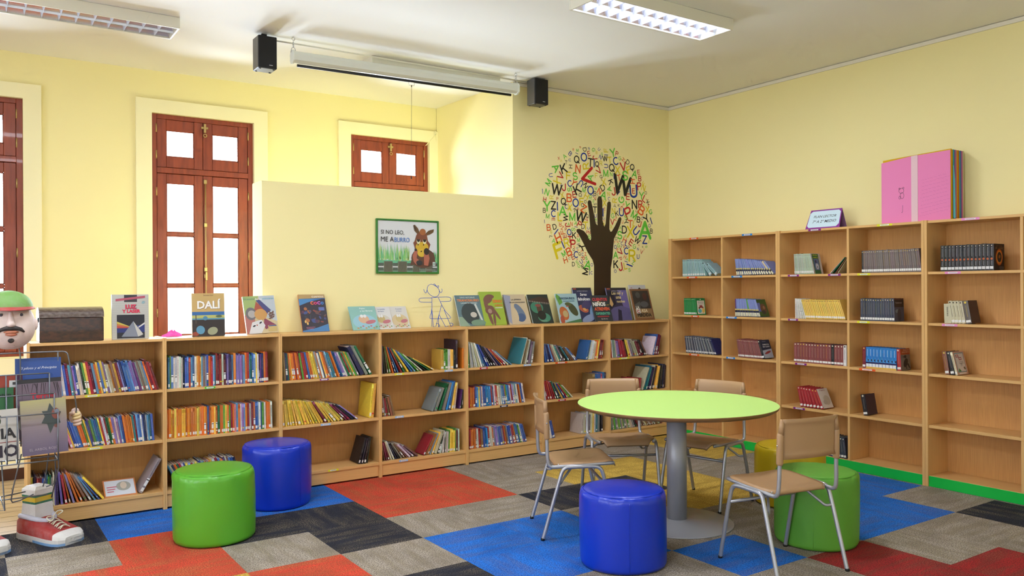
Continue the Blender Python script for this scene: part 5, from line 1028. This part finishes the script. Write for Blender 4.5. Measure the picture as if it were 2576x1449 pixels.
standing_book(622, 702, 746, 'picture book about masks leaning at the window end of the half wall', a_mask, 6.09, 6.20, t=.02, spine=(236, 232, 224), roll=2)
standing_book(762, 829, 741, 'dark picture book with COCO in coloured letters leaning on the half wall', a_coco, spine=(206, 130, 80))
standing_book(989, 1034, 771, 'white picture book of animals, last of the three small overlapping ones', a_pep((226, 222, 214), ('El secreto', 'de Pepito'), (226, 200, 150), (216, 190, 120)), 6.125, 6.236, t=.008)
standing_book(940, 992, 772, 'white picture book La inaudita de Pepito, middle of the three overlapping ones', a_pep((228, 226, 224), ('La inaudita', 'de Pepito'), (214, 206, 190), (206, 180, 110)), 6.108, 6.221, t=.008)
standing_book(889, 956, 771, 'pale turquoise picture book of Pepito with a winged creature, overlapping two white ones', a_pep((140, 200, 190), ('Pepito', 'y sus libruras'), (150, 206, 226), (230, 180, 140)), 6.09, 6.204, t=.008, spine=(110, 180, 206))
standing_book(1159, 1221, 743, 'grey-green dinosaur book with orange title Tiranosaurio', a_tir, spine=(200, 206, 210))
standing_book(1221, 1276, 734, 'lime green dinosaur book with an upside-down brown dinosaur', a_dino, spine=(190, 206, 90))
standing_book(1283, 1337, 741, 'sand-coloured book La leyenda de los dinosaurios', a_ley, spine=(160, 166, 190))
standing_book(1342, 1394, 741, 'dark green dinosaur book with a toothed jaw, no big title', a_park, spine=(226, 228, 226))
standing_book(1456, 1503, 724, 'dark blue book titled Seres fabulosos', a_seres, 6.12, 6.234, spine=(150, 156, 190))
standing_book(1411, 1464, 739, 'light blue book titled Dinosaurios in front of a dark blue book', a_dinos, 6.095, 6.198, spine=(190, 214, 224))
standing_book(1541, 1591, 724, 'purple book titled Las mil y una noches', a_mil, 6.12, 6.234, spine=(150, 146, 190))
standing_book(1499, 1543, 743, 'charcoal book Cuentos para niños in coloured letters below the decal trunk', a_cuen, 6.095, 6.19, spine=(80, 84, 90))
standing_book(1598, 1640, 717, 'pale grey book peeking out behind the brown framed-cover one', a_back, 6.125, 6.237, t=.01)
standing_book(1601, 1648, 727, 'brown scalloped book La casa perdida at the end of the display row', a_casa, 6.095, 6.203, t=.01, spine=(170, 120, 80))
# face-out book lying back on the bottom shelf and its neighbour
p0 = ony(264, 1240, 5.98); M = frame((p0.x, 5.985, .1228), (1, 0, 0), (0, .80, .60)); g = MB(M.translation); W_ = ony(346, 1240, 5.98).x-p0.x
g.box(0, W_, 0, .15, -.012, 0, 'book', (206, 130, 80), M=M); g.rect(M, .008, .01, W_-.008, .14, (206, 210, 216), 1); g.ell(M, W_*.62, .085, .045, .04, (160, 160, 150), 2); g.ell(M, W_*.62, .09, .02, .03, (206, 190, 170), 3); g.rect(M, .02, .06, .07, .068, (190, 90, 110), 2); g.rect(M, .02, .08, .08, .088, (190, 90, 110), 2); g.rect(M, .02, .04, .06, .048, (190, 90, 110), 2)
tag(g.build('book'), 'orange-rimmed book lying face up on the bottom shelf of the first low bookcase', 'book')

# wooden chest
cx0, cx1, cy0, cy1 = .43, .80, 5.985, 6.215
r = thing('wooden_chest', 'dark wooden chest with a rounded lid on the first low bookcase', 'chest', ((cx0+cx1)/2, (cy0+cy1)/2, ZL))
g = MB(r.location); g.bbox(cx0, cx1, cy0, cy1, ZL+.0005, 1.322, 'chest_wood', b=.003); g.build('chest_body', r)
g = MB(r.location); n = 14; pr = []
for i in range(n+1):
    a = math.pi*i/n; pr.append((cy0-.002+(cy1-cy0+.004)*(1-math.cos(a))/2, 1.324+.066*math.sin(a)**.75))
v = [(cx0-.002, y, z) for y, z in pr]+[(cx1+.002, y, z) for y, z in pr]; n += 1
g.add(v, [tuple(range(n)), tuple(range(n, 2*n))[::-1]]+[(i, i+1, n+i+1, n+i) for i in range(n-1)]+[(n-1, 0, n, 2*n-1)], 'chest_top', smooth=False); g.build('lid', r)
g = MB(r.location); g.tube(arc((cx0-.003, cy0+.05, 1.31), .014, 0, 6.28, 12, (0, 1, 0), (0, 0, 1)), .004, 'black_plastic', n=6); g.build('ring_handle', r)
# crumpled pink paper
rn = random.Random(9); g = MB((1.27, 6.17, ZL)); ring = []
for j in range(4):
    for i in range(12):
        a = 6.283*i/12; rr = (.065, .055, .035, .006)[j]*rn.uniform(.7, 1.3); ring.append((1.27+rr*math.cos(a)*1.1, 6.17+rr*math.sin(a)*.6, ZL+.001+(0, .012, .026, .036)[j]*rn.uniform(.8, 1.4)))
g.add(ring, [(j*12+i, j*12+(i+1) % 12, (j+1)*12+(i+1) % 12, (j+1)*12+i) for j in range(3) for i in range(12)]+[tuple(range(12))[::-1], tuple(range(36, 48))], 'print', (232, 84, 180))
tag(g.build('paper_flower'), 'crumpled bright pink paper on the second low bookcase before the window', 'paper')
# wire doll
def Z(X, Y, y=6.15): return ony(1040+X/7.576, 690+Y/7.576, y)
r = thing('wire_doll', 'girl figure bent from blue wire standing on the fourth low bookcase', 'wire figure', (3.33, 6.15, ZL))
def wire(name, pts, closed=False, k=2):
    p = [Z(*q) for q in pts]; g = MB(r.location); p = smooth_path(p+([p[0]] if closed else []), k) if k else p
    g.tube(p, .0022, 'wire_blue', n=6); g.build(name, r)
wire('head', [(335, 188), (275, 215), (258, 290), (275, 350), (340, 410), (410, 438), (470, 415), (497, 350), (490, 290), (450, 240), (400, 205), (335, 188)], k=3)
wire('bow', [(440, 235), (400, 175), (380, 200), (440, 235), (485, 210), (480, 260), (440, 235)], k=1)
wire('pigtail', [(258, 300), (250, 350), (225, 355), (205, 320), (195, 285)]); wire('pigtail', [(490, 300), (510, 350), (535, 350), (550, 310), (540, 275)])
wire('arm', [(350, 450), (150, 450), (105, 470), (110, 515), (150, 533), (350, 533)]); wire('arm', [(340, 447), (480, 437), (680, 430), (718, 460), (715, 500), (680, 518), (515, 522)])
wire('dress', [(350, 450), (352, 700), (310, 820), (320, 850), (700, 842), (715, 820), (585, 680), (475, 445)], k=1)
wire('leg', [(352, 560), (350, 995)], k=0); wire('leg', [(355, 690), (380, 1005), (420, 985)], k=0); wire('leg', [(535, 590), (430, 990)], k=0); wire('leg', [(490, 770), (612, 1000), (665, 985)], k=0); wire('leg', [(585, 680), (715, 993)], k=0); wire('leg', [(482, 780), (480, 1010)], k=0)
wire('foot', [(430, 940), (470, 935), (505, 985), (485, 1010)]); wire('foot', [(690, 935), (735, 930), (762, 965), (715, 993)])

# tent sign on the tall bookcase
ya, yb = 4.372, 4.045; r = thing('tent_sign', 'purple-bordered card sign reading PLAN LECTOR on the second tall bookcase', 'sign', (6.06, (ya+yb)/2, ZT))
H = .172; dx = .055
M = frame((6.02, ya, ZT+.0005), (0, -1, 0), (dx/H, 0, math.sqrt(1-(dx/H)**2))); W_ = ya-yb; g = MB(r.location)
g.prism([(0, 0), (W_, 0), (W_-.008, H), (.022, H)], -.002, 0, 'print', (138, 44, 150), M=M)
g.poly(M, [(.012, .03), (.03, .012), (W_-.035, .012), (W_-.012, .035), (W_-.014, H-.03), (W_-.035, H-.012), (.045, H-.012), (.022, H-.03)], (206, 230, 244), 1)
g.text(M, 'PLAN LECTOR', .062, .098, .215, .022, (40, 44, 66), 2, bold=.008, it=.25); g.text(M, '7º A 2º MEDIO', .060, .052, .225, .024, (40, 44, 66), 2, bold=.008, it=.25); g.build('front_card', r)
M2 = frame((6.02+2*dx, ya, ZT+.0005), (0, -1, 0), (-dx/H, 0, math.sqrt(1-(dx/H)**2))); g = MB(r.location); g.prism([(0, 0), (W_, 0), (W_-.008, H), (.022, H)], 0, .002, 'print', (150, 110, 160), M=M2); g.build('back_card', r)

# giant pink book
r = thing('giant_book', 'giant open book with pink felt pages on top of the tall bookcases', 'oversized book', (6.15, 3.36, ZT))
M = frame((6.05, 3.69, ZT+.001), (0, -1, 0), (0, 0, 1)); pk = (238, 140, 192)
g = MB(r.location); g.prism([(0, .0), (.245, .0), (.245, .505), (.0, .48)], -.006, 0, 'felt', pk, M=M)
def squig(g, pts, w_=.0011, c=(70, 40, 60), lay=3):
    for a, b in zip(pts, pts[1:]):
        dx_, dy_ = b[0]-a[0], b[1]-a[1]; L = math.hypot(dx_, dy_) or 1; nx, ny = -dy_/L*w_, dx_/L*w_
        g.poly(M, [(a[0]+nx, a[1]+ny), (b[0]+nx, b[1]+ny), (b[0]-nx, b[1]-ny), (a[0]-nx, a[1]-ny)], c, lay)
def loop(cx, cy, rx, ry, n=12): return [(cx+rx*math.cos(6.283*i/n), cy+ry*math.sin(6.283*i/n)) for i in range(n+1)]
squig(g, loop(.165, .248, .020, .020)); squig(g, loop(.170, .21, .016, .024)); squig(g, loop(.152, .196, .008, .012)); squig(g, loop(.150, .265, .006, .006)); squig(g, loop(.181, .268, .006, .006)); squig(g, [(.176, .135), (.174, .09), (.170, .078), (.165, .082)])
g.build('page', r)
g = MB(r.location); Mr = M; g.prism([(.296, .0), (.541, .0), (.541, .512), (.296, .505)], -.006, 0, 'felt', pk, M=M)
rn = random.Random(21)
for row in range(11):
    y = .31-row*.027+rn.uniform(-.003, .003); x = .305+rn.uniform(0, .03); xe = .535-rn.uniform(0, .03)
    while x < xe:
        L = rn.uniform(.012, .03); pts = [(x+L*i/5, y+(x-.3)*.16+rn.uniform(-.0035, .0035)) for i in range(6)]; squig(g, pts, .0005, (196, 100, 156)); x += L+.006
g.build('page', r)
g = MB(r.location); g.prism([(.245, .0), (.296, .0), (.296, .508), (.245, .505)], -.004, .003, 'print', (226, 190, 200), M=M); g.build('ribbon', r)
g = MB(r.location); g.prism([(.012, .0), (.541, .0), (.541, .522), (.28, .512), (.010, .50)], -.022, -.007, 'felt', (216, 170, 40), M=M); g.build('yellow_page', r)
cols = [(196, 150, 20), (60, 160, 176), (110, 100, 170), (190, 110, 150), (208, 164, 30), (204, 104, 30), (70, 160, 176), (100, 100, 170), (200, 110, 150), (196, 190, 150)]
x = .0222
for k, c in enumerate(cols):
    w_ = .0175; g = MB(r.location); g.prism([(.03, .0), (.5405+.0005*(k % 3), .0), (.5405, .518+.001*(k % 2)), (.03, .50)], -x-w_+.0012, -x, 'felt', c, M=M); g.build('felt_page', r); x += w_
g = MB(r.location); g.prism([(.548, .01), (.556, .012), (.552, .30), (.5435, .40), (.5422, .40), (.5425, .02)], -.046, -.036, 'print', (90, 190, 216), M=M); g.build('bookmark_ribbon', r)

# ------------------------------------------------------------------ papier-mache figure with wire book rack body
r = thing('figure_book_rack', 'wire book rack shaped as a cardboard man in a green cap and red shoes', 'book rack', (.25, 5.6, 0))
HC = Vector((.247, 5.46, 1.305)); skin = (232, 212, 206)
def hf(d):
    k = 1.0
    k += .07*abs(d.x)*max(0, -d.z)
    # cheeks and brow
    f = max(0, -d.y); k += .06*f*math.exp(-((abs(d.x)-.45)**2/.03+(d.z+.25)**2/.05)); k -= .05*f*math.exp(-((abs(d.x)-.34)**2/.02+(d.z-.12)**2/.02)); k += .03*f*math.exp(-((d.z-.36)**2/.01))
    k += .05*f*math.exp(-((d.x**2)/.06+(d.z+.62)**2/.05)); return k
g = MB(HC); g.sphere(HC, (.126, .125, .140), 'paint', skin, 40, 28, hf); ho = g.build('head', r)
def on_face(x, z, out=.0):       # point of the face surface
    dx_, dz_ = x/.126, z/.140; q = max(0, 1-dx_*dx_-dz_*dz_); d = Vector((dx_, -math.sqrt(q), dz_)); k = hf(d); return HC+Vector((x*k, -.125*math.sqrt(q)*k-out, z*k))
g = MB(HC)      # nose
n0, n1 = on_face(0, .075), on_face(0, .008); rings = []
for i, (z, w_, o) in enumerate(((.075, .011, .002), (.05, .013, .012), (.025, .018, .024), (.008, .024, .030), (-.004, .021, .020), (-.008, .010, .004))):
    c = on_face(0, z); rings.append([(c.x+w_*math.cos(a), c.y-o*max(0, math.sin(a))*1.0-.001+.006*(1-max(0, math.sin(a))), c.z-.0) for a in [math.pi*k/8 for k in range(9)]])
v = [p for q in rings for p in q]; g.add(v, [(i*9+k, i*9+k+1, (i+1)*9+k+1, (i+1)*9+k) for i in range(5) for k in range(8)], 'paint', skin, True); g.build('nose', ho)
for sx in (-1, 1):
    g = MB(HC); c = on_face(sx*.048, .058, -.006); g.sphere(c, (.019, .012, .012), 'paint', (226, 216, 206), 16, 10); g.sphere(c+Vector((.002, -.0095, 0)), (.0085, .004, .0085), 'paint', (38, 40, 62), 12, 8); g.build('eye', ho)
    g = MB(HC); c = on_face(sx*.120, .0, 0); g.sphere(HC+Vector((sx*.126, .0, .0)), (.014, .022, .034), 'paint', skin, 14, 10); g.build('ear', ho)
g = MB(HC); g.tube([on_face(x, z, .003) for x, z in ((-.060, -.036), (-.046, -.022), (-.02, -.014), (0, -.018), (.02, -.014), (.046, -.022), (.060, -.036))], [.005, .010, .0125, .010, .0125, .010, .005], 'paint', (30, 20, 18), n=8); g.build('moustache', ho)
g = MB(HC); g.tube([on_face(x, -.036, .002) for x in (-.035, -.02, 0, .02, .035)], [.003, .009, .010, .009, .003], 'paint', (196, 120, 88), n=8); g.tube([on_face(x, -.050, .001) for x in (-.028, -.014, 0, .014, .028)], [.003, .009, .011, .009, .003], 'paint', (190, 112, 82), n=8); g.build('lips', ho)
g = MB(HC); c = on_face(0, -.080, -.002); g.sphere(c, (.016, .009, .016), 'paint', (28, 20, 18), 12, 8); g.build('goatee', ho)
def capf(d): return 1+.03*math.sin(3*d.x+1)
g = MB(HC); vs = []; NU, NV = 40, 12
for j in range(NV+1):
    th = math.pi*.5*j/NV
    for i in range(NU):
        a = 6.2832*i/NU; rr = math.sin(th); vs.append((HC.x-.006+.122*rr*math.cos(a)*(1+.02*math.sin(2*a)), HC.y+.004+.126*rr*math.sin(a), HC.z+.098+.098*math.cos(th)))
g.add(vs, [(j*NU+i, (j+1)*NU+i, (j+1)*NU+(i+1) % NU, j*NU+(i+1) % NU) for j in range(NV) for i in range(NU)], 'paint', (116, 166, 82), True); co_ = g.build('cap', r)
g = MB(HC); v = []
for i in range(25):
    a = math.pi+math.pi*i/24; v += [(HC.x-.006+.121*math.cos(a), HC.y+.004+.125*math.sin(a), HC.z+.103), (HC.x-.006+.130*math.cos(a), HC.y-.006+.178*math.sin(a), HC.z+.092+.004*math.cos(2*a))]
v2 = [(x, y, z-.006) for x, y, z in v]; n = len(v)
g.add(v+v2, [(2*i, 2*i+1, 2*i+3, 2*i+2) for i in range(24)]+[(n+2*i, n+2*i+2, n+2*i+3, n+2*i+1) for i in range(24)]+[(2*i+1, n+2*i+1, n+2*i+3, 2*i+3) for i in range(24)], 'paint', (182, 66, 62), True); g.build('brim', co_)
# wire frame
g = MB((.25, 5.6, .7)); W = .0038; wm = 'wire_grey'
def wz(pts, k=2): g.tube(smooth_path(pts, k) if k else pts, W, wm, n=8)
wz([(-.03, 5.47, 1.14), (.50, 5.47, 1.142), (.535, 5.47, 1.135), (.545, 5.47, 1.09), (.585, 5.48, .80), (.58, 5.485, .77)]); wz([(-.03, 5.47, 1.14), (-.06, 5.47, 1.13), (-.09, 5.48, .80)])
g.tube([(HC.x+.04, 5.47, 1.20), (HC.x+.05, 5.47, 1.13), (HC.x+.052, 5.49, .60)], W, wm, n=8)
for xx in (.0, .49):      # uprights
    wz([(xx, 5.50, 1.14), (xx, 5.50, .45), (xx*.9+.02, 5.60, .26)], 0)
TIER = [(5.435, 1.02, .44), (5.395, .905, .46), (5.355, .795, .475)]
for y, z, xr in TIER:
    xl = .5-xr; wz([(xl, 5.50, z-.01), (xl, y, z), (xr, y, z), (xr, 5.50, z-.01)], 0); wz([(xl, y, z), (xl, y, z-.27), (xl, 5.49, z-.27)], 0); wz([(xr, y, z), (xr, y, z-.27), (xr, 5.49, z-.27)], 0); wz([(xl, y, z-.27), (xr, y, z-.27)], 0)
    for xx in (.225, .275): wz([(xx, y, z), (xx, y, z-.27), (xx, 5.49, z-.27)], 0)
    wz([(xl, 5.49, z-.27), (xr, 5.49, z-.27)], 0)
wz([(.30, 5.47, .56), (.245, 5.47, .31), (.26, 5.52, .27), (.40, 5.70, .28)], 1); wz([(.20, 5.42, .55), (.215, 5.42, .26), (.10, 5.42, .27)], 0); wz([(.44, 5.49, .56), (.43, 5.68, .31), (.40, 5.74, .30)], 1); wz([(.47, 5.49, .56), (.49, 5.66, .33), (.44, 5.68, .31)], 1); wz([(.215, 5.42, .26), (.20, 5.6, .30), (.33, 5.66, .30)], 0)
wz([(.05, 5.49, .56), (.04, 5.68, .30), (.0, 5.72, .30)], 1); wz([(.02, 5.60, .28), (.44, 5.60, .28)], 0); g.build('wire_frame', r)
# hands
def fist(c, sx):
    g = MB(c); sk = (226, 196, 176); g.sphere(c+Vector((0, .01, .01)), (.034, .03, .042), 'paint', sk, 18, 12)
    for k in range(4):
        z = c.z+.030-.019*k; x = c.x+sx*(.006+.002*k)
        g.tube(smooth_path([(x-sx*.014, c.y+.008, z+.004), (x+sx*.012, c.y-.018, z+.003), (x+sx*.006, c.y-.038, z-.002), (x-sx*.016, c.y-.034, z-.006), (x-sx*.020, c.y-.018, z-.006)], 2), [.010]*4+[.0105]*9+[.009]*6 if False else .0098, 'paint', (230, 206, 150) if k < 2 else sk, n=8)
        g.sphere((x-sx*.017, c.y-.036, z-.005), (.006, .004, .006), 'paint', (226, 170, 150), 8, 6)
    g.tube(smooth_path([(c.x-sx*.020, c.y+.0, c.z+.02), (c.x-sx*.030, c.y-.022, c.z+.036), (c.x-sx*.012, c.y-.042, c.z+.040)], 2), .0105, 'paint', sk, n=8)
    g.sphere((c.x, c.y+.012, c.z+.042), (.022, .02, .02), 'paint', (228, 198, 190), 12, 8)
    g.build('hand', r)
fist(Vector((.580, 5.50, .735)), 1); fist(Vector((-.085, 5.50, .735)), -1)
# shoes and socks
def shoe(heel, toe, wid):
    h_, t_ = Vector(heel), Vector(toe); ax = (t_-h_).normalized(); L = (t_-h_).length; side = Vector((ax.y, -ax.x, 0)); M = Matrix((ax, -side, Vector((0, 0, 1)))).transposed().to_4x4(); M.translation = h_
    # sections along the shoe: (x, half width, top height)
    S = [(0, .035, .07), (.01, .062, .125), (.05, .078, .150), (.12, .082, .150), (.18, .088, .130), (.24, .096, .108), (.30, .102, .088), (.35, .100, .074), (.385, .086, .060), (.405, .055, .048), (.41, .03, .04)]
    k_ = L/.41; vs = []; fs = []; NN = 13
    def sec(x, w_, hgt, z0, z1f):
        out = []
        for i in range(NN):
            a = math.pi*i/(NN-1); out.append((x*k_, -math.cos(a)*w_*(1 if True else 1), z0+(hgt-z0)*z1f*math.sin(a)**.26))
        return out
    up = MB(h_); rows_ = [sec(x, w_*wid, hh, .034, 1) for x, w_, hh in S[:9]]; v = [p for q in rows_ for p in q]
    up.add(v, [(i*NN+j, i*NN+j+1, (i+1)*NN+j+1, (i+1)*NN+j) for i in range(len(rows_)-1) for j in range(NN-1)]+[tuple(range(NN))], 'paint', (158, 40, 40), True, M); uo = up.build('shoe', r)
    tc_ = MB(h_); rows_ = [sec(x, w_*wid*1.012, hh+.003, .03, 1) for x, w_, hh in S[7:10]]; v = [p for q in rows_ for p in q]
    tc_.add(v, [(i*NN+j, i*NN+j+1, (i+1)*NN+j+1, (i+1)*NN+j) for i in range(len(rows_)-1) for j in range(NN-1)], 'paint', (216, 214, 212), True, M); tc_.add(rows_[-1], [tuple(range(NN))], 'paint', (216, 214, 212), False, M); tc_.build('toe_cap', uo)
    so = MB(h_); o = [(x*k_, -w_*wid*1.04) for x, w_, _ in S[:10]]+[(x*k_, w_*wid*1.04) for x, w_, _ in reversed(S[:10])]; so.prism(o, .001, .036, 'paint', (206, 204, 204), M=M)
    o2 = [(x*k_, -w_*wid*1.05) for x, w_, _ in S[4:10]]+[(x*k_, w_*wid*1.05) for x, w_, _ in reversed(S[4:10])]; so.prism(o2, .0012, .016, 'paint', (104, 150, 200), M=M); so.build('sole', uo)
    co = MB(h_)
    pth = [(.0, 0, .135), (.02, -.055*wid, .15), (.10, -.078*wid, .158), (.165, -.070*wid, .150), (.21, -.035*wid, .135), (.225, 0, .132), (.21, .035*wid, .135), (.165, .070*wid, .150), (.10, .078*wid, .158), (.02, .055*wid, .15)]
    co.tube(smooth_path([(p[0]*k_, p[1]*.97, p[2]-.017) for p in pth+pth[:1]], 2), .015, 'paint', (196, 196, 214), n=8, M=M); co.build('collar', uo)
    la = MB(h_)
    for k in range(4):
        x = (.235+.028*k)*k_; z = .126-.010*k; la.tube(smooth_path([(x, -.032, z-.010), (x+.006, -.012, z+.004), (x+.012, .012, z+.004), (x+.016, .034, z-.012)], 2), .0034, 'paint', (206, 200, 176), n=6, M=M)
        la.tube(smooth_path([(x+.016, -.032, z-.012), (x+.006, 0, z+.007), (x-.004, .030, z-.008)], 2), .0034, 'paint', (206, 200, 176), n=6, M=M)
    la.tube(smooth_path([(.235*k_, 0, .142), (.24*k_, -.05, .150), (.29*k_, -.055, .128), (.27*k_, -.02, .135), (.24*k_, 0, .142), (.225*k_, .04, .168), (.245*k_, .07, .160), (.24*k_, .03, .142)], 3), .0036, 'paint', (210, 204, 182), n=6, M=M); la.build('lace', uo)
    sk = MB(h_); c = (.11*k_, 0)
    def sq(z, a, b, tw=.0): return [(c[0]-a, -b, z), (c[0]+a, -b, z), (c[0]+a, b, z), (c[0]-a, b, z)]
    lv = [(.12, .066, .062, (208, 204, 204)), (.215, .056, .056, (208, 204, 204)), (.228, .057, .057, (30, 110, 80)), (.256, .058, .058, (210, 176, 20)), (.268, .059, .059, (30, 110, 80)), (.30, .060, .058, (214, 208, 206)), (.318, .045, .04, (222, 216, 212))]
    for (z0, a0, b0, _), (z1, a1, b1, cc) in zip(lv, lv[1:]): sk.add(sq(z0, a0, b0)+sq(z1, a1, b1), [(0, 1, 5, 4), (1, 2, 6, 5), (2, 3, 7, 6), (3, 0, 4, 7)]+([(4, 5, 6, 7)] if z1 > .31 else []), 'paint', cc, M=M)
    sk.build('sock', r)
shoe((.335, 5.83, 0), (.565, 5.455, 0), .95); shoe((-.025, 5.76, 0), (.185, 5.435, 0), 1.0)
# books in the rack
def rack_book(x0, x1, z0, z1, y, label, art, col, tilt=0):
    M = frame((x0, y, z0), (math.cos(R_(tilt)), 0, math.sin(R_(tilt))), (-math.sin(R_(tilt)), .12, math.cos(R_(tilt)))) if False else frame((x0, y, z0), (1, 0, 0), (0, .10, .995)); M = M @ Matrix.Rotation(R_(tilt), 4, 'Z')
    W, H = x1-x0, z1-z0; g = MB(M.translation); g.box(0, W, 0, H, -.010, 0, 'book', col, M=M); art(g, M, W, H); tag(g.build('book'), label, 'book', 'books held in the wire rack')
def a_pil(g, M, W, H):
    R(g, M, W, H, 0, 0, 1, 1, (40, 82, 168)); T(g, M, 'El piloto y el Principito', .1, .80, .8, W, H, (216, 220, 232), it=.35); E_(g, M, W, H, .5, .3, .3, .18, (60, 130, 200), 2); E_(g, M, W, H, .7, .3, .12, .05, (90, 170, 200), 3)
def a_ter(g, M, W, H):
    R(g, M, W, H, 0, 0, 1, 1, (120, 100, 118)); R(g, M, W, H, 0, .93, 1, 1, (44, 42, 50), 2); rn = random.Random(2)
    for k in range(16): x = rn.uniform(.1, .9); squ = [(x, .92), (x+rn.uniform(-.1, .1), rn.uniform(.5, .8)), (x+.02, .92)]; P(g, M, W, H, squ, (60, 44, 56), 3)
    T(g, M, 'Terror', .3, .66, .56, W, H, (190, 40, 56), bold=.03); E_(g, M, W, H, .12, .45, .1, .12, (186, 184, 170), 4); E_(g, M, W, H, .13, .25, .12, .12, (196, 194, 180), 4)
def a_arb(g, M, W, H):
    for k in range(24):
        q = k/23; c0, c1, f_ = ((104, 92, 124), (150, 134, 142), q/.55) if q < .55 else ((150, 134, 142), (190, 182, 120), (q-.55)/.45)
        R(g, M, W, H, 0, k/24, 1, (k+1)/24, tuple(a*(1-f_)+b*f_ for a, b in zip(c0, c1)))
    P(g, M, W, H, [(.64, .92), (.74, .78), (.88, .74), (.82, .64), (.86, .54), (.72, .52), (.62, .36), (.56, .54), (.44, .56), (.52, .68), (.46, .78), (.58, .78)], (64, 76, 76), 5); E_(g, M, W, H, .76, .72, .09, .1, (150, 76, 60), 6); E_(g, M, W, H, .76, .52, .06, .06, (130, 76, 66), 4); E_(g, M, W, H, .79, .75, .05, .05, (120, 130, 150), 7)
    T(g, M, 'EL ARBOL ROJO', .16, .06, .62, W, H, (160, 150, 160))
def a_stia(g, M, W, H):
    R(g, M, W, H, 0, 0, 1, 1, (206, 202, 194)); T(g, M, 'BESTIA', .02, .42, .93, W, H, (26, 24, 30), bold=.03); T(g, M, 'RIO', .42, .06, .56, W, H, (34, 26, 44), bold=.03); E_(g, M, W, H, .58, .78, .1, .11, (60, 80, 50), 3); P(g, M, W, H, [(.45, .86), (.72, .84), (.66, .9), (.5, .92)], (40, 44, 34), 4); R(g, M, W, H, .5, .345, .98, .36, (150, 60, 60), 3); R(g, M, W, H, .1, .12, .36, .28, (34, 26, 44), 3)
def a_gr(g, M, W, H): R(g, M, W, H, 0, 0, 1, 1, (38, 110, 56)); T(g, M, 'cuenten', .45, .82, .5, W, H, (24, 40, 30), bold=.02); E_(g, M, W, H, .8, .35, .2, .1, (120, 130, 126), 2)
def a_rd(g, M, W, H): R(g, M, W, H, 0, 0, 1, 1, (176, 60, 40)); R(g, M, W, H, .72, .72, .98, .88, (216, 214, 212), 2); R(g, M, W, H, .79, .78, .93, .84, (60, 60, 60), 3); E_(g, M, W, H, .3, .6, .2, .2, (200, 120, 50), 2); E_(g, M, W, H, .6, .4, .12, .1, (60, 130, 100), 3); E_(g, M, W, H, .9, .35, .1, .2, (206, 90, 50), 2)
rack_book(.272, .505, .765, 1.108, 5.465, 'blue book El piloto y el Principito at the top of the wire rack', a_pil, (50, 90, 170))
rack_book(.07, .305, .765, 1.02, 5.465, 'red book with a barcode sticker in the wire rack beside the blue one', a_rd, (170, 60, 40), -1)
rack_book(.283, .510, .650, .988, 5.420, 'grey-purple book titled Terror in the middle of the wire rack', a_ter, (130, 116, 126), 1.5)
rack_book(.03, .262, .650, .950, 5.425, 'green book in the wire rack beside the Terror book', a_gr, (40, 110, 60))
rack_book(.300, .530, .560, .872, 5.370, 'grey and gold book with a dark star shape at the front of the rack', a_arb, (140, 128, 110), 2.0)
rack_book(.03, .288, .545, .828, 5.362, 'white book with big black letters at the front of the wire rack', a_stia, (200, 196, 190), 2.0)
